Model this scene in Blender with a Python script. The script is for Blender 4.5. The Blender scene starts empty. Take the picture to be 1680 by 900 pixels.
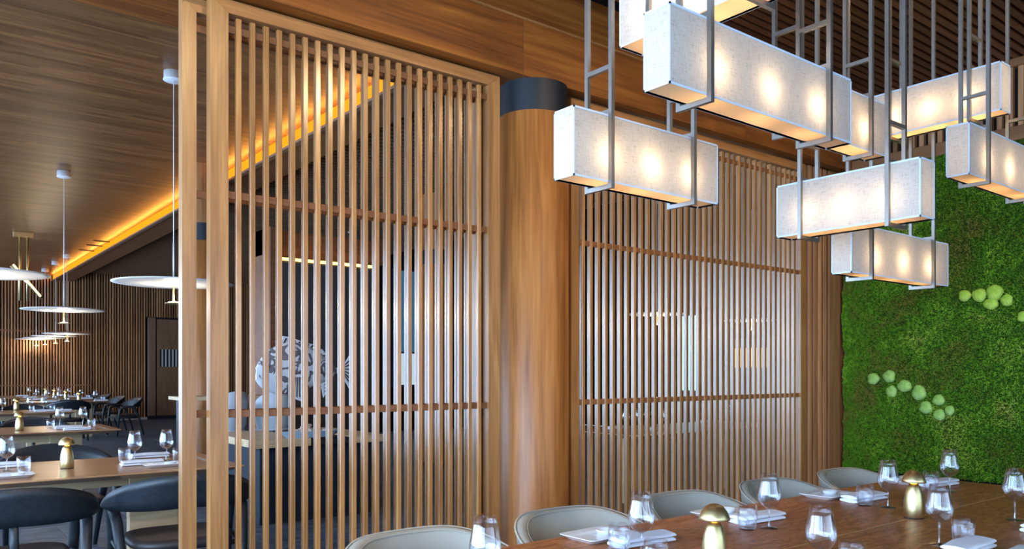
import bpy, bmesh, math, random
import numpy as np
from mathutils import Vector, Matrix
random.seed(7); np.random.seed(7)
PI = math.pi
SC = bpy.context.scene
COL = SC.collection

# ------------------------------------------------------------------ camera
TH = math.radians(52.0)            # heading of the view measured from +X (the run of the screens)
FPX, HORIZON, EYE = 1300.0, 608.0, 1.38
cam_d = bpy.data.cameras.new('camera'); cam = bpy.data.objects.new('camera', cam_d); COL.objects.link(cam)
cam_d.sensor_width = 36.0; cam_d.lens = FPX / 1680 * 36.0
cam_d.shift_y = (HORIZON - 450) / 1680.0
cam_d.clip_start = 0.05; cam_d.clip_end = 200
cam.location = (0, 0, EYE); cam.rotation_euler = (PI/2, 0, -(PI/2 - TH))
SC.camera = cam
# ------------------------------------------------------------------ world
w = bpy.data.worlds.new('world'); SC.world = w; w.use_nodes = True
bg = w.node_tree.nodes['Background']; bg.inputs[0].default_value = (0.50, 0.72, 1.0, 1); bg.inputs[1].default_value = 1.2
# ------------------------------------------------------------------ daylight at the windows
def area(name, loc, rot, sx, sy, power, color):
    d = bpy.data.lights.new(name, 'AREA'); d.shape = 'RECTANGLE'; d.size = sx; d.size_y = sy
    d.energy = power; d.color = color
    o = bpy.data.objects.new(name, d); COL.objects.link(o); o.location = loc; o.rotation_euler = rot
    return o
DAY = (0.50, 0.72, 1.0)
area('daylight_left', (-2.75, 0.1, 1.75), (0, -PI/2, 0), 3.3, 7.0, 700, DAY)
area('daylight_left_dining', (-2.75, 14.1, 1.75), (0, -PI/2, 0), 3.3, 19.6, 1150, DAY)
area('daylight_rear', (2.2, -3.75, 1.75), (PI/2, 0, 0), 8.6, 3.3, 60, (0.62, 0.80, 1.0))
# ------------------------------------------------------------------ exposure
vs = SC.view_settings
vs.view_transform = 'Standard'; vs.look = 'None'; vs.gamma = 1.0; vs.exposure = 0.8; vs.use_curve_mapping = False
SC.cycles.max_bounces = 8; SC.cycles.diffuse_bounces = 4; SC.cycles.glossy_bounces = 4
SC.cycles.transparent_max_bounces = 24; SC.cycles.transmission_bounces = 6
SC.cycles.caustics_reflective = False; SC.cycles.caustics_refractive = False
SC.cycles.sample_clamp_indirect = 6.0
SC.cycles.use_denoising = True

C52, S52 = math.cos(TH), math.sin(TH)
def at(px, py, h):
    """point at height h that the photograph shows at pixel px, py"""
    z = (h - EYE) * FPX / (HORIZON - py)
    t = (px - 840) / FPX
    return Vector((z * (C52 + S52 * t), z * (S52 - C52 * t), h))

# ------------------------------------------------------------------ materials
MATS = {}
def nmat(name):
    m = bpy.data.materials.new(name); m.use_nodes = True
    nt = m.node_tree; nt.nodes.clear()
    out = nt.nodes.new('ShaderNodeOutputMaterial')
    MATS[name] = m
    return m, nt, out
def N(nt, typ, **kw):
    n = nt.nodes.new(typ)
    for k, v in kw.items():
        if isinstance(k, str) and hasattr(n, k): setattr(n, k, v)
    return n
def ramp(nt, stops):
    r = nt.nodes.new('ShaderNodeValToRGB')
    cr = r.color_ramp
    while len(cr.elements) < len(stops): cr.elements.new(0.5)
    for e, (p, c) in zip(cr.elements, stops): e.position = p; e.color = (*c, 1)
    return r
def bsdf(nt, out, color=None, rough=0.5, metal=0.0, spec=0.5):
    b = nt.nodes.new('ShaderNodeBsdfPrincipled')
    if color is not None: b.inputs['Base Color'].default_value = (*color, 1)
    b.inputs['Roughness'].default_value = rough; b.inputs['Metallic'].default_value = metal
    b.inputs['Specular IOR Level'].default_value = spec
    nt.links.new(b.outputs[0], out.inputs[0])
    return b
def plain(name, color, rough=0.5, metal=0.0, spec=0.5, noise=0.12, nscale=30.0, bump=0.0):
    m, nt, out = nmat(name); b = bsdf(nt, out, color, rough, metal, spec)
    tc = N(nt, 'ShaderNodeTexCoord'); nz = N(nt, 'ShaderNodeTexNoise')
    nz.inputs['Scale'].default_value = nscale; nz.inputs['Detail'].default_value = 4
    nt.links.new(tc.outputs['Object'], nz.inputs['Vector'])
    r = ramp(nt, [(0.25, tuple(c * (1 - noise) for c in color)), (0.75, tuple(min(1, c * (1 + noise)) for c in color))])
    nt.links.new(nz.outputs['Fac'], r.inputs[0]); nt.links.new(r.outputs[0], b.inputs['Base Color'])
    if bump:
        bp = N(nt, 'ShaderNodeBump'); bp.inputs['Strength'].default_value = bump; bp.inputs['Distance'].default_value = 0.002
        nt.links.new(nz.outputs['Fac'], bp.inputs['Height']); nt.links.new(bp.outputs[0], b.inputs['Normal'])
    return m
def wood(name, cols, axis='z', scale=1.0, rough=0.42, vary=0.25, spec=0.4, strips=0.0, strip_axis='y', figure=1.0):
    """procedural timber: grain runs along axis; strips > 0 adds narrow boards of differing tone"""
    m, nt, out = nmat(name); b = bsdf(nt, out, None, rough, 0, spec)
    L = nt.links.new
    tc = N(nt, 'ShaderNodeTexCoord'); oi = N(nt, 'ShaderNodeObjectInfo')
    off = N(nt, 'ShaderNodeVectorMath'); off.operation = 'SCALE'; off.inputs[0].default_value = (37.3, 21.7, 53.1)
    L(oi.outputs['Random'], off.inputs['Scale'])
    add = N(nt, 'ShaderNodeVectorMath'); add.operation = 'ADD'
    L(tc.outputs['Object'], add.inputs[0]); L(off.outputs[0], add.inputs[1])
    src = add
    tone = None
    if strips:
        sep = N(nt, 'ShaderNodeSeparateXYZ'); L(tc.outputs['Object'], sep.inputs[0])
        dv = N(nt, 'ShaderNodeMath'); dv.operation = 'DIVIDE'; dv.inputs[1].default_value = strips
        L(sep.outputs['XYZ'.index(strip_axis.upper())], dv.inputs[0])
        fl = N(nt, 'ShaderNodeMath'); fl.operation = 'FLOOR'; L(dv.outputs[0], fl.inputs[0])
        # staggered lengths along the grain
        wn0 = N(nt, 'ShaderNodeTexWhiteNoise'); wn0.noise_dimensions = '1D'; L(fl.outputs[0], wn0.inputs['W'])
        ga = N(nt, 'ShaderNodeMath'); ga.operation = 'MULTIPLY_ADD'; ga.inputs[1].default_value = 0.55
        L(sep.outputs['XYZ'.index(axis.upper())], ga.inputs[0])
        m3 = N(nt, 'ShaderNodeMath'); m3.operation = 'MULTIPLY'; m3.inputs[1].default_value = 7.0; L(wn0.outputs['Value'], m3.inputs[0])
        L(m3.outputs[0], ga.inputs[2])
        fl2 = N(nt, 'ShaderNodeMath'); fl2.operation = 'FLOOR'; L(ga.outputs[0], fl2.inputs[0])
        cb = N(nt, 'ShaderNodeCombineXYZ'); L(fl.outputs[0], cb.inputs[0]); L(fl2.outputs[0], cb.inputs[1])
        wn = N(nt, 'ShaderNodeTexWhiteNoise'); wn.noise_dimensions = '2D'; L(cb.outputs[0], wn.inputs['Vector'])
        tone = wn
        add2 = N(nt, 'ShaderNodeVectorMath'); add2.operation = 'ADD'
        sc2 = N(nt, 'ShaderNodeVectorMath'); sc2.operation = 'SCALE'; sc2.inputs['Scale'].default_value = 9.0
        L(wn.outputs['Color'], sc2.inputs[0]); L(add.outputs[0], add2.inputs[0]); L(sc2.outputs[0], add2.inputs[1]); src = add2
    mp = N(nt, 'ShaderNodeMapping')
    g, a = 1.2 * scale, 14.0 * scale
    mp.inputs['Scale'].default_value = {'x': (g, a, a), 'y': (a, g, a), 'z': (a, a, g)}[axis]
    L(src.outputs[0], mp.inputs['Vector'])
    n1 = N(nt, 'ShaderNodeTexNoise'); n1.inputs['Scale'].default_value = 1.0; n1.inputs['Detail'].default_value = 5
    n1.inputs['Roughness'].default_value = 0.6; n1.inputs['Distortion'].default_value = 0.9 * figure
    L(mp.outputs[0], n1.inputs['Vector'])
    mp2 = N(nt, 'ShaderNodeMapping'); g2, a2 = 4 * scale, 130 * scale
    mp2.inputs['Scale'].default_value = {'x': (g2, a2, a2), 'y': (a2, g2, a2), 'z': (a2, a2, g2)}[axis]
    L(src.outputs[0], mp2.inputs['Vector'])
    n2 = N(nt, 'ShaderNodeTexNoise'); n2.inputs['Scale'].default_value = 1.0; n2.inputs['Detail'].default_value = 3
    L(mp2.outputs[0], n2.inputs['Vector'])
    mx = N(nt, 'ShaderNodeMix'); mx.data_type = 'FLOAT'; mx.inputs[0].default_value = 0.33
    L(n1.outputs['Fac'], mx.inputs[2]); L(n2.outputs['Fac'], mx.inputs[3])
    r = ramp(nt, [(0.30, cols[0]), (0.5, cols[1]), (0.70, cols[2])])
    L(mx.outputs[0], r.inputs[0])
    hs = N(nt, 'ShaderNodeHueSaturation')
    mr = N(nt, 'ShaderNodeMapRange'); mr.inputs['To Min'].default_value = 1 - vary; mr.inputs['To Max'].default_value = 1 + vary
    L((tone.outputs['Value'] if tone else oi.outputs['Random']), mr.inputs['Value'])
    L(mr.outputs[0], hs.inputs['Value']); L(r.outputs[0], hs.inputs['Color'])
    L(hs.outputs[0], b.inputs['Base Color'])
    bp = N(nt, 'ShaderNodeBump'); bp.inputs['Strength'].default_value = 0.15; bp.inputs['Distance'].default_value = 0.001
    L(n2.outputs['Fac'], bp.inputs['Height']); L(bp.outputs[0], b.inputs['Normal'])
    return m
def emit(name, color, strength):
    m, nt, out = nmat(name); e = N(nt, 'ShaderNodeEmission')
    e.inputs[0].default_value = (*color, 1); e.inputs[1].default_value = strength
    nt.links.new(e.outputs[0], out.inputs[0]); return m
def glass(name, tint=(0.97, 0.98, 1.0), lo=0.05, hi=0.75, rough=0.02):
    m, nt, out = nmat(name); L = nt.links.new
    tr = N(nt, 'ShaderNodeBsdfTransparent'); tr.inputs[0].default_value = (*tint, 1)
    gl = N(nt, 'ShaderNodeBsdfGlossy'); gl.inputs['Roughness'].default_value = rough; gl.inputs[0].default_value = (1, 1, 1, 1)
    lw = N(nt, 'ShaderNodeLayerWeight'); lw.inputs['Blend'].default_value = 0.35
    mr = N(nt, 'ShaderNodeMapRange'); mr.inputs['To Min'].default_value = lo; mr.inputs['To Max'].default_value = hi
    L(lw.outputs['Facing'], mr.inputs['Value'])
    mx = N(nt, 'ShaderNodeMixShader'); L(mr.outputs[0], mx.inputs[0]); L(tr.outputs[0], mx.inputs[1]); L(gl.outputs[0], mx.inputs[2])
    L(mx.outputs[0], out.inputs[0]); return m
def fabric_shade(name):
    m, nt, out = nmat(name); L = nt.links.new
    tc = N(nt, 'ShaderNodeTexCoord')
    def weave(sc):
        mp = N(nt, 'ShaderNodeMapping'); mp.inputs['Scale'].default_value = sc; L(tc.outputs['Object'], mp.inputs['Vector'])
        n = N(nt, 'ShaderNodeTexNoise'); n.inputs['Scale'].default_value = 1; n.inputs['Detail'].default_value = 2
        L(mp.outputs[0], n.inputs['Vector']); return n
    a, b2 = weave((25, 25, 420)), weave((420, 420, 25))
    ad = N(nt, 'ShaderNodeMath'); ad.operation = 'ADD'; L(a.outputs['Fac'], ad.inputs[0]); L(b2.outputs['Fac'], ad.inputs[1])
    r = ramp(nt, [(0.75, (0.41, 0.385, 0.345)), (1.2, (0.58, 0.555, 0.515))])
    mul = N(nt, 'ShaderNodeMath'); mul.operation = 'MULTIPLY'; mul.inputs[1].default_value = 1.0
    L(ad.outputs[0], mul.inputs[0]); L(mul.outputs[0], r.inputs[0])
    df = N(nt, 'ShaderNodeBsdfDiffuse'); ts = N(nt, 'ShaderNodeBsdfTranslucent')
    L(r.outputs[0], df.inputs[0]); L(r.outputs[0], ts.inputs[0])
    mx = N(nt, 'ShaderNodeMixShader'); mx.inputs[0].default_value = 0.45; L(df.outputs[0], mx.inputs[1]); L(ts.outputs[0], mx.inputs[2])
    L(mx.outputs[0], out.inputs[0]); return m

W_SLAT = wood('walnut_slat', [(0.18, 0.072, 0.020), (0.33, 0.145, 0.042), (0.45, 0.225, 0.075)], 'z', 1.0, vary=0.22, rough=0.22, spec=1.0)
W_FRAME = wood('walnut_frame', [(0.18, 0.072, 0.021), (0.33, 0.147, 0.045), (0.46, 0.235, 0.080)], 'z', 0.8, vary=0.1, rough=0.32, spec=0.7)
W_FRAMEX = wood('walnut_frame_across', [(0.20, 0.076, 0.022), (0.34, 0.140, 0.042), (0.44, 0.205, 0.068)], 'x', 0.8, vary=0.1)
W_RAIL = wood('walnut_rail', [(0.12, 0.042, 0.016), (0.19, 0.072, 0.028), (0.26, 0.105, 0.044)], 'x', 1.0)
W_BEAM = wood('walnut_beam', [(0.070, 0.017, 0.003), (0.225, 0.064, 0.009), (0.37, 0.128, 0.020)], 'x', 0.36, rough=0.45, vary=0.10, figure=2.2)
W_CEIL = wood('walnut_ceiling_slat', [(0.075, 0.022, 0.008), (0.135, 0.043, 0.015), (0.20, 0.070, 0.025)], 'x', 0.8, vary=0.32)
W_PLANK = wood('walnut_ceiling_planks', [(0.060, 0.022, 0.007), (0.160, 0.064, 0.020), (0.27, 0.120, 0.043)], 'x', 0.7, rough=0.36, vary=0.24, strips=0.075, strip_axis='y')
W_COLUMN = wood('walnut_veneer_column', [(0.13, 0.040, 0.008), (0.30, 0.110, 0.025), (0.44, 0.185, 0.050)], 'z', 0.42, rough=0.4, vary=0.05, figure=1.8)
W_WALL = wood('walnut_wall_slat', [(0.22, 0.092, 0.036), (0.40, 0.180, 0.075), (0.54, 0.27, 0.13)], 'z', 0.8, vary=0.42)
W_POST = wood('walnut_post', [(0.17, 0.068, 0.024), (0.28, 0.125, 0.05), (0.36, 0.175, 0.075)], 'z', 0.6, vary=0.08, figure=1.8)
W_DOOR = wood('walnut_door', [(0.11, 0.055, 0.03), (0.19, 0.10, 0.055), (0.25, 0.14, 0.08)], 'z', 0.6, vary=0.08)
W_BURL = wood('burl_tabletop', [(0.22, 0.062, 0.020), (0.40, 0.140, 0.048), (0.52, 0.215, 0.082)], 'x', 1.1, spec=0.28, rough=0.40, vary=0.05, figure=4.5)
def burl(m):
    nt = m.node_tree; L = nt.links.new; b = [n for n in nt.nodes if n.type == 'BSDF_PRINCIPLED'][0]
    src = b.inputs['Base Color'].links[0].from_socket
    tc = N(nt, 'ShaderNodeTexCoord'); nz_ = N(nt, 'ShaderNodeTexNoise'); nz_.inputs['Scale'].default_value = 26; nz_.inputs['Detail'].default_value = 6; nz_.inputs['Distortion'].default_value = 1.6
    mp = N(nt, 'ShaderNodeMapping'); mp.inputs['Scale'].default_value = (0.55, 1.2, 1); L(tc.outputs['Object'], mp.inputs['Vector']); L(mp.outputs[0], nz_.inputs['Vector'])
    r = ramp(nt, [(0.36, (0.62, 0.52, 0.45)), (0.52, (1.0, 1.0, 1.0)), (0.70, (1.18, 1.25, 1.3))]); L(nz_.outputs['Fac'], r.inputs[0])
    mx = N(nt, 'ShaderNodeMix'); mx.data_type = 'RGBA'; mx.blend_type = 'MULTIPLY'; mx.inputs[0].default_value = 1.0
    L(src, mx.inputs[6]); L(r.outputs[0], mx.inputs[7]); L(mx.outputs[2], b.inputs['Base Color'])
burl(W_BURL)
W_TABLE = wood('oak_tabletop', [(0.25, 0.115, 0.05), (0.37, 0.185, 0.088), (0.46, 0.25, 0.13)], 'x', 0.8, rough=0.3, vary=0.06)
W_PALE = wood('pale_timber', [(0.36, 0.245, 0.13), (0.50, 0.365, 0.21), (0.60, 0.47, 0.30)], 'x', 0.8, vary=0.08)
DARK = plain('dark_recess', (0.012, 0.009, 0.008), 0.9, spec=0.1)
NAVY = plain('black_stained_wood', (0.016, 0.021, 0.028), 0.42, spec=0.45, noise=0.3, nscale=60)
NAVYP = plain('navy_panel', (0.010, 0.018, 0.030), 0.6, spec=0.25)
LEATHER_D = plain('brown_black_leather', (0.028, 0.021, 0.019), 0.5, bump=0.2, nscale=200)
LEATHER_G = plain('grey_leather', (0.33, 0.305, 0.255), 0.45, spec=0.35, noise=0.05, bump=0.15, nscale=160)
PIPING = plain('grey_piping', (0.42, 0.39, 0.33), 0.45)
COLLAR = plain('black_steel', (0.009, 0.012, 0.017), 0.5, spec=0.35)
STEEL = plain('bronze_steel_rod', (0.30, 0.28, 0.255), 0.36, metal=0.9, noise=0.08)
BRASS = plain('brushed_brass', (0.74, 0.60, 0.30), 0.34, metal=1.0, noise=0.06)
CHINA = plain('white_china', (0.80, 0.82, 0.85), 0.18, noise=0.02)
LINEN = plain('white_linen', (0.80, 0.80, 0.84), 0.85, noise=0.04, nscale=120, bump=0.3)
GLASS = glass('clear_glass', lo=0.03, hi=0.75)
GLASS_T = glass('tumbler_glass', lo=0.03, hi=0.5)
GLASS_B = glass('thick_glass_base', tint=(0.90, 0.93, 0.97), lo=0.08, hi=0.7)
SHADE = fabric_shade('linen_shade')
TRIM_B = plain('shade_edge_tape', (0.52, 0.60, 0.70), 0.8, noise=0.03)
DIFFU = None
def diffuser():
    m, nt, out = nmat('shade_diffuser'); L = nt.links.new
    df = N(nt, 'ShaderNodeBsdfDiffuse'); df.inputs[0].default_value = (0.80, 0.56, 0.34, 1)
    ts = N(nt, 'ShaderNodeBsdfTranslucent'); ts.inputs[0].default_value = (0.86, 0.58, 0.33, 1)
    mx = N(nt, 'ShaderNodeMixShader'); mx.inputs[0].default_value = 0.4; L(df.outputs[0], mx.inputs[1]); L(ts.outputs[0], mx.inputs[2])
    L(mx.outputs[0], out.inputs[0]); return m
DIFFU = diffuser()
WHITE = plain('white_enamel', (0.72, 0.74, 0.77), 0.4, noise=0.02)
LED = emit('warm_led', (1.0, 0.33, 0.012), 0.85)
LED_Y = emit('warm_led_yellow', (1.0, 0.60, 0.12), 3.5)
GLOW = emit('lamp_glow', (1.0, 0.45, 0.06), 6.0)
TUBE = emit('warm_tube', (1.0, 0.62, 0.22), 3.0)
LENS = emit('pendant_led', (1.0, 0.80, 0.52), 7.0)
PLASTER = plain('dark_plaster', (0.05, 0.042, 0.038), 0.8)
WALLP = plain('pale_plaster', (0.42, 0.38, 0.34), 0.8)

def slate(name):
    m, nt, out = nmat(name); b = bsdf(nt, out, None, 0.42, 0, 0.45); L = nt.links.new
    tc = N(nt, 'ShaderNodeTexCoord'); oi = N(nt, 'ShaderNodeObjectInfo')
    mp = N(nt, 'ShaderNodeMapping'); mp.inputs['Scale'].default_value = (2.2, 11, 4)
    ad = N(nt, 'ShaderNodeVectorMath'); ad.operation = 'ADD'
    sc = N(nt, 'ShaderNodeVectorMath'); sc.operation = 'SCALE'; sc.inputs[0].default_value = (31, 17, 5); L(oi.outputs['Random'], sc.inputs['Scale'])
    L(tc.outputs['Object'], ad.inputs[0]); L(sc.outputs[0], ad.inputs[1]); L(ad.outputs[0], mp.inputs['Vector'])
    n = N(nt, 'ShaderNodeTexNoise'); n.inputs['Scale'].default_value = 1.6; n.inputs['Detail'].default_value = 8; n.inputs['Roughness'].default_value = 0.68
    n.inputs['Distortion'].default_value = 0.7
    L(mp.outputs[0], n.inputs['Vector'])
    r = ramp(nt, [(0.32, (0.022, 0.030, 0.042)), (0.52, (0.080, 0.102, 0.135)), (0.70, (0.20, 0.245, 0.31))])
    L(n.outputs['Fac'], r.inputs[0]); L(r.outputs[0], b.inputs['Base Color'])
    bp = N(nt, 'ShaderNodeBump'); bp.inputs['Strength'].default_value = 0.35; bp.inputs['Distance'].default_value = 0.004
    L(n.outputs['Fac'], bp.inputs['Height']); L(bp.outputs[0], b.inputs['Normal'])
    return m
SLATE = slate('slate_tile')
GROUT = plain('pale_grout', (0.16, 0.165, 0.17), 0.8)
def mossmat(name, stops, sc):
    m, nt, out = nmat(name); b = bsdf(nt, out, None, 0.85, 0, 0.15); L = nt.links.new
    tc = N(nt, 'ShaderNodeTexCoord')
    n = N(nt, 'ShaderNodeTexNoise'); n.inputs['Scale'].default_value = sc; n.inputs['Detail'].default_value = 3; n.inputs['Roughness'].default_value = 0.55
    L(tc.outputs['Object'], n.inputs['Vector'])
    n2 = N(nt, 'ShaderNodeTexNoise'); n2.inputs['Scale'].default_value = sc * 12; n2.inputs['Detail'].default_value = 3
    L(tc.outputs['Object'], n2.inputs['Vector'])
    mx = N(nt, 'ShaderNodeMix'); mx.data_type = 'FLOAT'; mx.inputs[0].default_value = 0.30; L(n.outputs['Fac'], mx.inputs[2]); L(n2.outputs['Fac'], mx.inputs[3])
    r = ramp(nt, stops); L(mx.outputs[0], r.inputs[0]); L(r.outputs[0], b.inputs['Base Color'])
    return m
MOSS = mossmat('sheet_moss', [(0.34, (0.24, 0.19, 0.035)), (0.43, (0.17, 0.24, 0.022)), (0.51, (0.12, 0.30, 0.014)), (0.58, (0.24, 0.44, 0.03)), (0.68, (0.42, 0.46, 0.07))], 2.6)
MOSS_SHADE = plain('moss_crevice_shade', (0.022, 0.050, 0.006), 0.95, spec=0.05, noise=0.4, nscale=40)  # bed moss darkened: shade of the crevices between sprigs is put into its colour
MOSSB = mossmat('cushion_moss', [(0.30, (0.20, 0.36, 0.03)), (0.5, (0.36, 0.53, 0.06)), (0.70, (0.54, 0.66, 0.14))], 9.0)
MOSSB2 = mossmat('cushion_moss_pale', [(0.30, (0.16, 0.34, 0.05)), (0.5, (0.30, 0.50, 0.11)), (0.70, (0.48, 0.64, 0.22))], 9.0)
def fishmat():
    m, nt, out = nmat('painted_fish'); b = bsdf(nt, out, None, 0.4, 0, 0.4); L = nt.links.new
    tc = N(nt, 'ShaderNodeTexCoord')
    wv = N(nt, 'ShaderNodeTexNoise'); wv.inputs['Scale'].default_value = 8.5; wv.inputs['Detail'].default_value = 1.0; wv.inputs['Distortion'].default_value = 1.3
    L(tc.outputs['Object'], wv.inputs['Vector'])
    r = ramp(nt, [(0.0, (0.56, 0.59, 0.64)), (0.52, (0.50, 0.53, 0.58)), (0.545, (0.030, 0.032, 0.040)), (0.575, (0.11, 0.105, 0.12)), (0.68, (0.14, 0.13, 0.15)), (0.70, (0.6, 0.64, 0.7))])
    r.color_ramp.interpolation = 'LINEAR'
    L(wv.outputs['Fac'], r.inputs[0]); L(r.outputs[0], b.inputs['Base Color']); return m
FISH = fishmat()
FISHW = plain('fish_white', (0.56, 0.59, 0.64), 0.4); FISHK = plain('fish_black', (0.02, 0.022, 0.028), 0.4)
ICEB = plain('blue_glass_tray', (0.24, 0.36, 0.47), 0.2)
SHELL = plain('oyster_shell', (0.42, 0.38, 0.34), 0.5, noise=0.6, nscale=40)
STOOLW = plain('white_shell_seat', (0.44, 0.49, 0.55), 0.4, noise=0.03)
PANE = glass('window_glass', lo=0.03, hi=0.4)
FROST = plain('frosted_pane', (0.72, 0.80, 0.86), 0.5, noise=0.03)
BLUEPANE = plain('blue_pane', (0.035, 0.085, 0.13), 0.25, noise=0.2, nscale=2)
CYAN = emit('daylit_pane', (0.30, 0.72, 0.95), 1.6)
AMBER = emit('amber_niche', (1.0, 0.50, 0.14), 1.1)
FROSTLIT = emit('daylit_frosted_pane', (0.55, 0.70, 0.78), 0.55)
BLUELIT = emit('daylit_blue_pane', (0.03, 0.10, 0.17), 0.7)

# ------------------------------------------------------------------ mesh helpers
class MB:
    def __init__(s): s.v = []; s.f = []; s.sm = []
    def add(s, vs_, fs, smooth=False):
        o = len(s.v); s.v += [tuple(p) for p in vs_]; s.f += [tuple(i + o for i in f) for f in fs]; s.sm += [smooth] * len(fs); return s
    def box(s, x0, x1, y0, y1, z0, z1):
        return s.add([(x0,y0,z0),(x1,y0,z0),(x1,y1,z0),(x0,y1,z0),(x0,y0,z1),(x1,y0,z1),(x1,y1,z1),(x0,y1,z1)],
              [(0,3,2,1),(4,5,6,7),(0,1,5,4),(1,2,6,5),(2,3,7,6),(3,0,4,7)])
    def bbox(s, x0, x1, y0, y1, z0, z1, b=0.003):
        """box with all edges chamfered"""
        bm = bmesh.new(); bmesh.ops.create_cube(bm, size=1)
        for v in bm.verts: v.co = ((x0+x1)/2 + v.co.x*(x1-x0), (y0+y1)/2 + v.co.y*(y1-y0), (z0+z1)/2 + v.co.z*(z1-z0))
        bmesh.ops.bevel(bm, geom=list(bm.edges), offset=b, segments=1, affect='EDGES')
        bm.verts.index_update(); s.add([v.co[:] for v in bm.verts], [[v.index for v in f.verts] for f in bm.faces]); bm.free(); return s
    def prism(s, pts, z0, z1):
        n = len(pts)
        return s.add([(x,y,z0) for x,y in pts] + [(x,y,z1) for x,y in pts],
              [tuple(range(n-1,-1,-1)), tuple(range(n,2*n))] + [(i,(i+1)%n,n+(i+1)%n,n+i) for i in range(n)])
    def lathe(s, prof, seg=24, c=(0,0,0), smooth=True, close=False):
        vs_, fs = [], []
        for r, z in prof:
            for i in range(seg):
                a = 2*PI*i/seg; vs_.append((c[0]+r*math.cos(a), c[1]+r*math.sin(a), c[2]+z))
        for j in range(len(prof)-1):
            for i in range(seg):
                k = (i+1)%seg; fs.append((j*seg+i, j*seg+k, (j+1)*seg+k, (j+1)*seg+i))
        s.add(vs_, fs, smooth); o = len(s.v) - len(vs_)
        if prof[0][0] > 1e-5 and close: s.add(vs_[:seg], [tuple(range(seg-1,-1,-1))])
        if prof[-1][0] > 1e-5 and close: s.add(vs_[-seg:], [tuple(range(seg))])
        return s
    def tube(s, pts, r, seg=8, flat=1.0, smooth=True):
        """swept tube; r may be a list"""
        pts = [Vector(p) for p in pts]; n = len(pts)
        if not isinstance(r, (list, tuple)): r = [r]*n
        vs_, fs = [], []; up = Vector((0,0,1)); prev = None
        for i, p in enumerate(pts):
            t = (pts[min(i+1,n-1)] - pts[max(i-1,0)]).normalized()
            a = t.cross(up) if abs(t.dot(up)) < 0.95 else t.cross(Vector((1,0,0)))
            if prev is not None:
                a = prev - t*prev.dot(t)
            a.normalize(); prev = a; b = t.cross(a)
            for k in range(seg):
                an = 2*PI*k/seg; vs_.append(p + a*math.cos(an)*r[i] + b*math.sin(an)*r[i]*flat)
        for j in range(n-1):
            for k in range(seg):
                q = (k+1)%seg; fs.append((j*seg+k, j*seg+q, (j+1)*seg+q, (j+1)*seg+k))
        s.add(vs_, fs, smooth); o = len(s.v)-len(vs_)
        s.f.append(tuple(o+k for k in range(seg-1,-1,-1))); s.sm.append(False)
        s.f.append(tuple(o+(n-1)*seg+k for k in range(seg))); s.sm.append(False)
        return s
    def grid(s, rows, smooth=True, cyc=False):
        """rows: list of lists of points (same length)"""
        n = len(rows[0]); vs_ = [p for r in rows for p in r]; fs = []
        for j in range(len(rows)-1):
            for i in range(n if cyc else n-1):
                k = (i+1)%n; fs.append((j*n+i, j*n+k, (j+1)*n+k, (j+1)*n+i))
        return s.add(vs_, fs, smooth)
    def mesh(s, name):
        me = bpy.data.meshes.new(name); me.from_pydata(s.v, [], s.f)
        me.polygons.foreach_set('use_smooth', s.sm); me.update()
        bm = bmesh.new(); bm.from_mesh(me); bmesh.ops.recalc_face_normals(bm, faces=bm.faces); bm.to_mesh(me); bm.free()
        return me
    def build(s, name, mat, parent=None, loc=None):
        me = s.mesh(name); me.materials.append(mat)
        return link(name, me, parent, loc)
def link(name, data, parent=None, loc=None, rz=None):
    o = bpy.data.objects.new(name, data); COL.objects.link(o)
    if parent: o.parent = parent
    if loc is not None: o.location = loc
    if rz is not None: o.rotation_euler = (0, 0, rz)
    return o
def tag(o, label=None, cat=None, group=None, kind=None):
    if label: o['label'] = label
    if cat: o['category'] = cat
    if group: o['group'] = group
    if kind: o['kind'] = kind
    return o
def thing(name, label, cat, loc=(0,0,0), rz=0, group=None):
    return tag(link(name, None, None, loc, rz), label, cat, group)
def dup(root, loc, rz=0, label=None, group=None):
    r = root.copy(); COL.objects.link(r); r.location = loc; r.rotation_euler = (0,0,rz)
    if label: r['label'] = label
    if group: r['group'] = group
    for ch in list(root.children):
        c = ch.copy(); COL.objects.link(c); c.parent = r
        for g in ch.children:
            d = g.copy(); COL.objects.link(d); d.parent = c
    return r
def point(name, loc, power, color, radius, parent=None):
    d = bpy.data.lights.new(name, 'POINT'); d.energy = power; d.color = color; d.shadow_soft_size = radius
    return link(name, d, parent, loc)

# ================================================================== ROOM SHELL
YS = 3.84                     # plane of the screens
XM = 6.90                     # plane of the moss wall
YF = 24.3                     # far slatted wall
XL, XR, YB = -2.6, 14.0, -3.6
H_R, H_L, H_S = 3.80, 3.93, 4.04
S = 'structure'
floor = tag(MB().box(XL, XR, YB, YF, -0.2, -0.006).build('floor', GROUT), 'dark slate tiled floor running under both dining areas', 'floor', kind=S)
tm = MB().bbox(-0.597, 0.597, -0.297, 0.297, -0.006, 0.0, 0.002).mesh('tile'); tm.materials.append(SLATE)
for iy in range(34):
    y = 4.2 + 0.6*iy
    if y > YF - 0.3: break
    for ix in range(9):
        x = 0.55 + 1.2*ix + (0.6 if iy % 2 else 0)
        if x > 8.5 or (x < 0.09*y - 1.2) or x > 0.62*y + 2.0: continue
        link('tile', tm, floor, (x, y, 0))
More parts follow.
